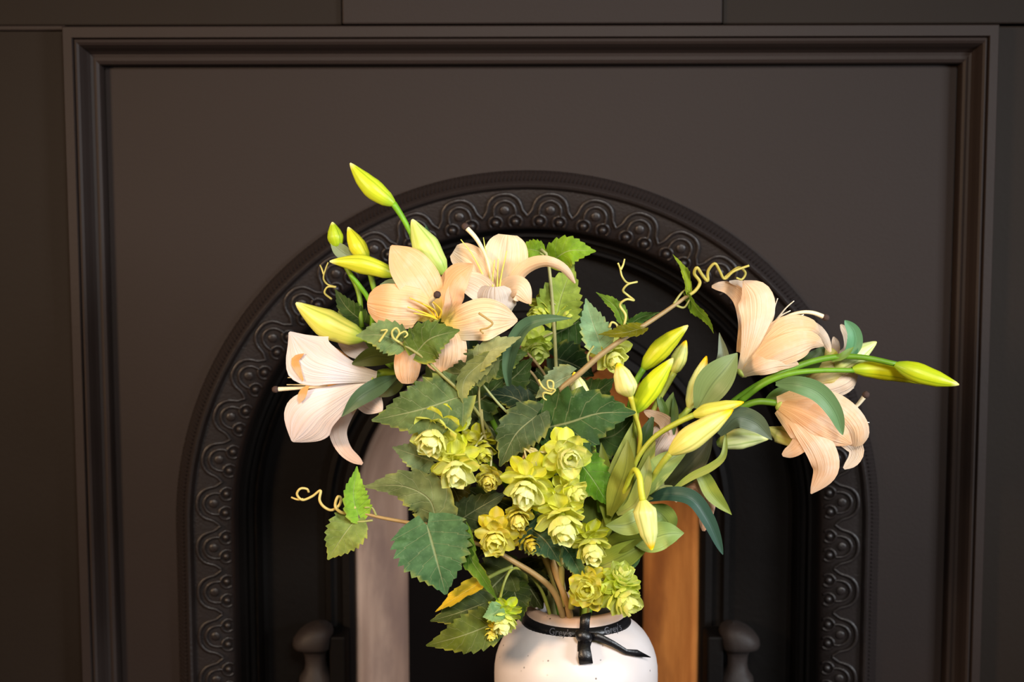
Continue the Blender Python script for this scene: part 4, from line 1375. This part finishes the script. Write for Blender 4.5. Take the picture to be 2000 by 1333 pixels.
for q in ((1040, 905), (1052, 920), (1062, 912), (1070, 900), (1060, 885)):
    tendril(K, [(1024, 876, 9.4), ((1024 + q[0]) / 2 + 4, 876 + (q[1] - 876) * .3, 9.8), (q[0], q[1] + 16, 9.6)], .0012, (190, 186, 130))
hop_leaf(K, [(1058, 838, 8.4), (1110, 826, 9.6), (1170, 808, 9.8), (1242, 806, 9)], 132, (46, 78, 38), heart=.08, fold=.12)
hop_leaf(K, [(1088, 880, 7.6), (1072, 826, 8.2), (1092, 768, 7.6)], 98, (46, 76, 34))
hop_leaf(K, [(1048, 812, 8.8), (1008, 848, 9.4), (976, 912, 8.8)], 84, (64, 82, 52))
hop_leaf(K, [(1040, 800, 6), (1000, 776, 6.4), (945, 770, 6)], 52, (26, 46, 30), fold=-.3)
hop_leaf(K, [(1060, 880, 6), (1030, 930, 6), (1000, 960, 6)], 90, (50, 72, 36))
hop_leaf(K, [(1130, 900, 6), (1160, 940, 6.6), (1190, 990, 6)], 76, (88, 136, 34), fold=-.2)
hop_leaf(K, [(1120, 880, 5.6), (1140, 925, 5.8), (1170, 960, 5.4)], 80, (46, 72, 34))
hop_leaf(K, [(1035, 1032, 8.6), (1066, 1058, 9.4), (1092, 1098, 9)], 84, (50, 80, 60), fold=-.1)
hop_leaf(K, [(1070, 1020, 5), (1110, 1080, 5), (1140, 1130, 5)], 80, (60, 80, 30))
hop_leaf(K, [(1000, 1000, 5), (960, 1040, 5), (930, 1090, 5)], 90, (44, 54, 22))
hop_cone(K, (848, 852, 11), 112, (-.3, -.55, .75), seed=10, stalk=[(872, 825, 10), (885, 790, 9)])
hop_cone(K, (890, 914, 11), 106, (.1, -.6, .75), seed=11, stalk=[(920, 880, 9.6), (945, 850, 8)])
hop_cone(K, (955, 936, 10), 68, (-.1, -.35, .9), (190, 180, 70), (214, 200, 110), .55, seed=12, stalk=[(960, 890, 8.4)])
hop_cone(K, (938, 876, 8), 76, (.3, -.6, .5), (184, 178, 40), (200, 196, 80), seed=13, stalk=[(944, 845, 8)])
hop_cone(K, (1028, 952, 11), 108, (-.12, -.6, .75), seed=14, stalk=[(1030, 905, 9.6), (1024, 878, 9.4)])
hop_cone(K, (1110, 890, 11.4), 104, (.12, -.15, 1), (206, 212, 66), (244, 244, 190), seed=15, stalk=[(1060, 884, 9.6), (1024, 877, 9.4)])
hop_cone(K, (1118, 962, 9.8), 76, (.55, -.2, .7), (206, 210, 90), (236, 236, 170), seed=16, stalk=[(1110, 930, 8), (1070, 900, 7)])
hop_cone(K, (1098, 1018, 11), 112, (.12, -.7, .6), (204, 206, 60), (244, 240, 186), seed=17, stalk=[(1100, 970, 9.8)])
hop_cone(K, (1155, 1068, 10.4), 88, (.15, -.75, .6), (184, 186, 44), (244, 238, 180), .85, seed=18, stalk=[(1130, 1020, 8), (1110, 990, 7)])
hop_cone(K, (968, 1050, 10.6), 92, (-.05, -.35, .9), (200, 184, 44), (236, 224, 140), seed=19, stalk=[(1000, 1030, 8), (1060, 1010, 6)])
hop_cone(K, (1012, 1012, 9.8), 68, (.05, -.5, .8), (196, 190, 70), (226, 216, 140), .6, seed=20, stalk=[(1040, 1000, 8)])
hop_cone(K, (1032, 1060, 9), 56, (.4, -.5, .6), (206, 180, 40), (220, 200, 80), seed=21, stalk=[(1050, 1030, 7)])

# ---- hop vine on the upper left, over the lilies
N = plant('hop_vine', 'hop vine with dusty grey-green leaves and coils lying over the peach lily', 'hop vine', 1080, 2, HOP)
stem(N, [(777, 667, 11), (800, 681, 11), (827, 699, 11), (862, 732, 10.6), (895, 762, 10), (935, 810, 8), (985, 900, 5), (1040, 1030, 3)] + into_vase(1080, 2), [.0014, .0018, .0026, .0034], (140, 138, 80))
hop_leaf(N, [(782, 668, 10.8), (745, 655, 11.4), (695, 656, 11)], 64, (104, 130, 88), fold=-.1)
hop_leaf(N, [(812, 690, 11), (840, 662, 11.8), (898, 645, 11.4)], 78, (78, 102, 46), heart=.14)
tendril(N, [(741, 668, 11.6), (750, 655, 11.8), (756, 645, 12), (744, 646, 12)], .0011)
tendril(N, [(780, 669, 11.6), (768, 660, 12), (766, 648, 12.2), (774, 641, 12.2), (780, 650, 12), (774, 662, 11.8), (782, 652, 12), (792, 648, 12), (796, 654, 12), (790, 660, 12)], .0011)
tendril(N, [(648, 585, 1), (634, 572, 1.4), (640, 561, 1.6), (656, 561, 1.6), (640, 556, 1.2), (632, 545, 1.4), (636, 526, 1.6), (641, 513, 1.4)], .0010)
tendril(N, [(632, 536, 1.4), (628, 524, 1.2), (625, 518, 1)], .0009)
tendril(N, [(935, 612, 11), (950, 622, 11.2), (962, 632, 11.2), (952, 641, 11.2), (938, 645, 11), (944, 652, 10.8)], .0010, (170, 140, 80))
hop_leaf(N, [(708, 628, 1), (678, 602, 1.4), (654, 565, 1)], 42, (50, 76, 26))
hop_leaf(N, [(895, 776, 10), (830, 798, 11), (726, 822, 10.4)], 112, (84, 106, 64), teeth=11, fold=.1)
hop_leaf(N, [(845, 902, 9), (806, 888, 9.6), (766, 874, 9)], 58, (98, 120, 90))
hop_leaf(N, [(955, 702, 8), (910, 728, 9), (862, 728, 8.6)], 72, (76, 86, 46))
hop_leaf(N, [(948, 704, 9), (910, 740, 9.8), (904, 768, 10), (912, 798, 9.6)], 46, (122, 126, 76), roll=-25, fold=.3)
hop_leaf(N, [(926, 712, 8.6), (965, 680, 9.2), (1018, 658, 8.8)], 48, (138, 148, 108), roll=-20)
hop_leaf(N, [(900, 800, 5), (940, 780, 5), (985, 740, 5)], 90, (54, 76, 34))
hop_leaf(N, [(960, 720, 4), (985, 700, 4), (1030, 690, 4)], 70, (60, 84, 36))
hop_leaf(N, [(905, 800, 6), (895, 840, 6), (905, 880, 6)], 66, (60, 70, 34))
lily_like = [(905, 835, 8), (914, 815, 8), (918, 798, 8)]
hop_leaf(N, lily_like, 18, (190, 205, 130), teeth=5)

# more leaves deep in the bunch
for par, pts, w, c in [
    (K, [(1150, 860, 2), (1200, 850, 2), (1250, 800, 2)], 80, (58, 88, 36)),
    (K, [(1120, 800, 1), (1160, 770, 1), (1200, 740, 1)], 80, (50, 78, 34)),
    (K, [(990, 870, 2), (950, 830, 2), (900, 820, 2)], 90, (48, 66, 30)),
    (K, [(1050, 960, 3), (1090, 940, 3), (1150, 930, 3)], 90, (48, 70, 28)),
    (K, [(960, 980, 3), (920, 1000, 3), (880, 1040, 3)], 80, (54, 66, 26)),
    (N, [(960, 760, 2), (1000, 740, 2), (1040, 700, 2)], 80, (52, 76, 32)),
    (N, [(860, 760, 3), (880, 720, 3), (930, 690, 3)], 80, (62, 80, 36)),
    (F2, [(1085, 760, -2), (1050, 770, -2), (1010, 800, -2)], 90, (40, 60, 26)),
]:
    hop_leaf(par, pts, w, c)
for pts, w, c in [
    ([(1200, 1000, 2), (1240, 920, 2), (1290, 840, 2)], 40, (92, 118, 36)),
    ([(1205, 1010, 1), (1260, 960, 1), (1340, 900, 1)], 40, (84, 112, 40)),
    ([(1160, 1080, 2), (1190, 1020, 2), (1190, 940, 2)], 44, (104, 124, 34)),
]:
    lily_leaf(E, pts, w, c)
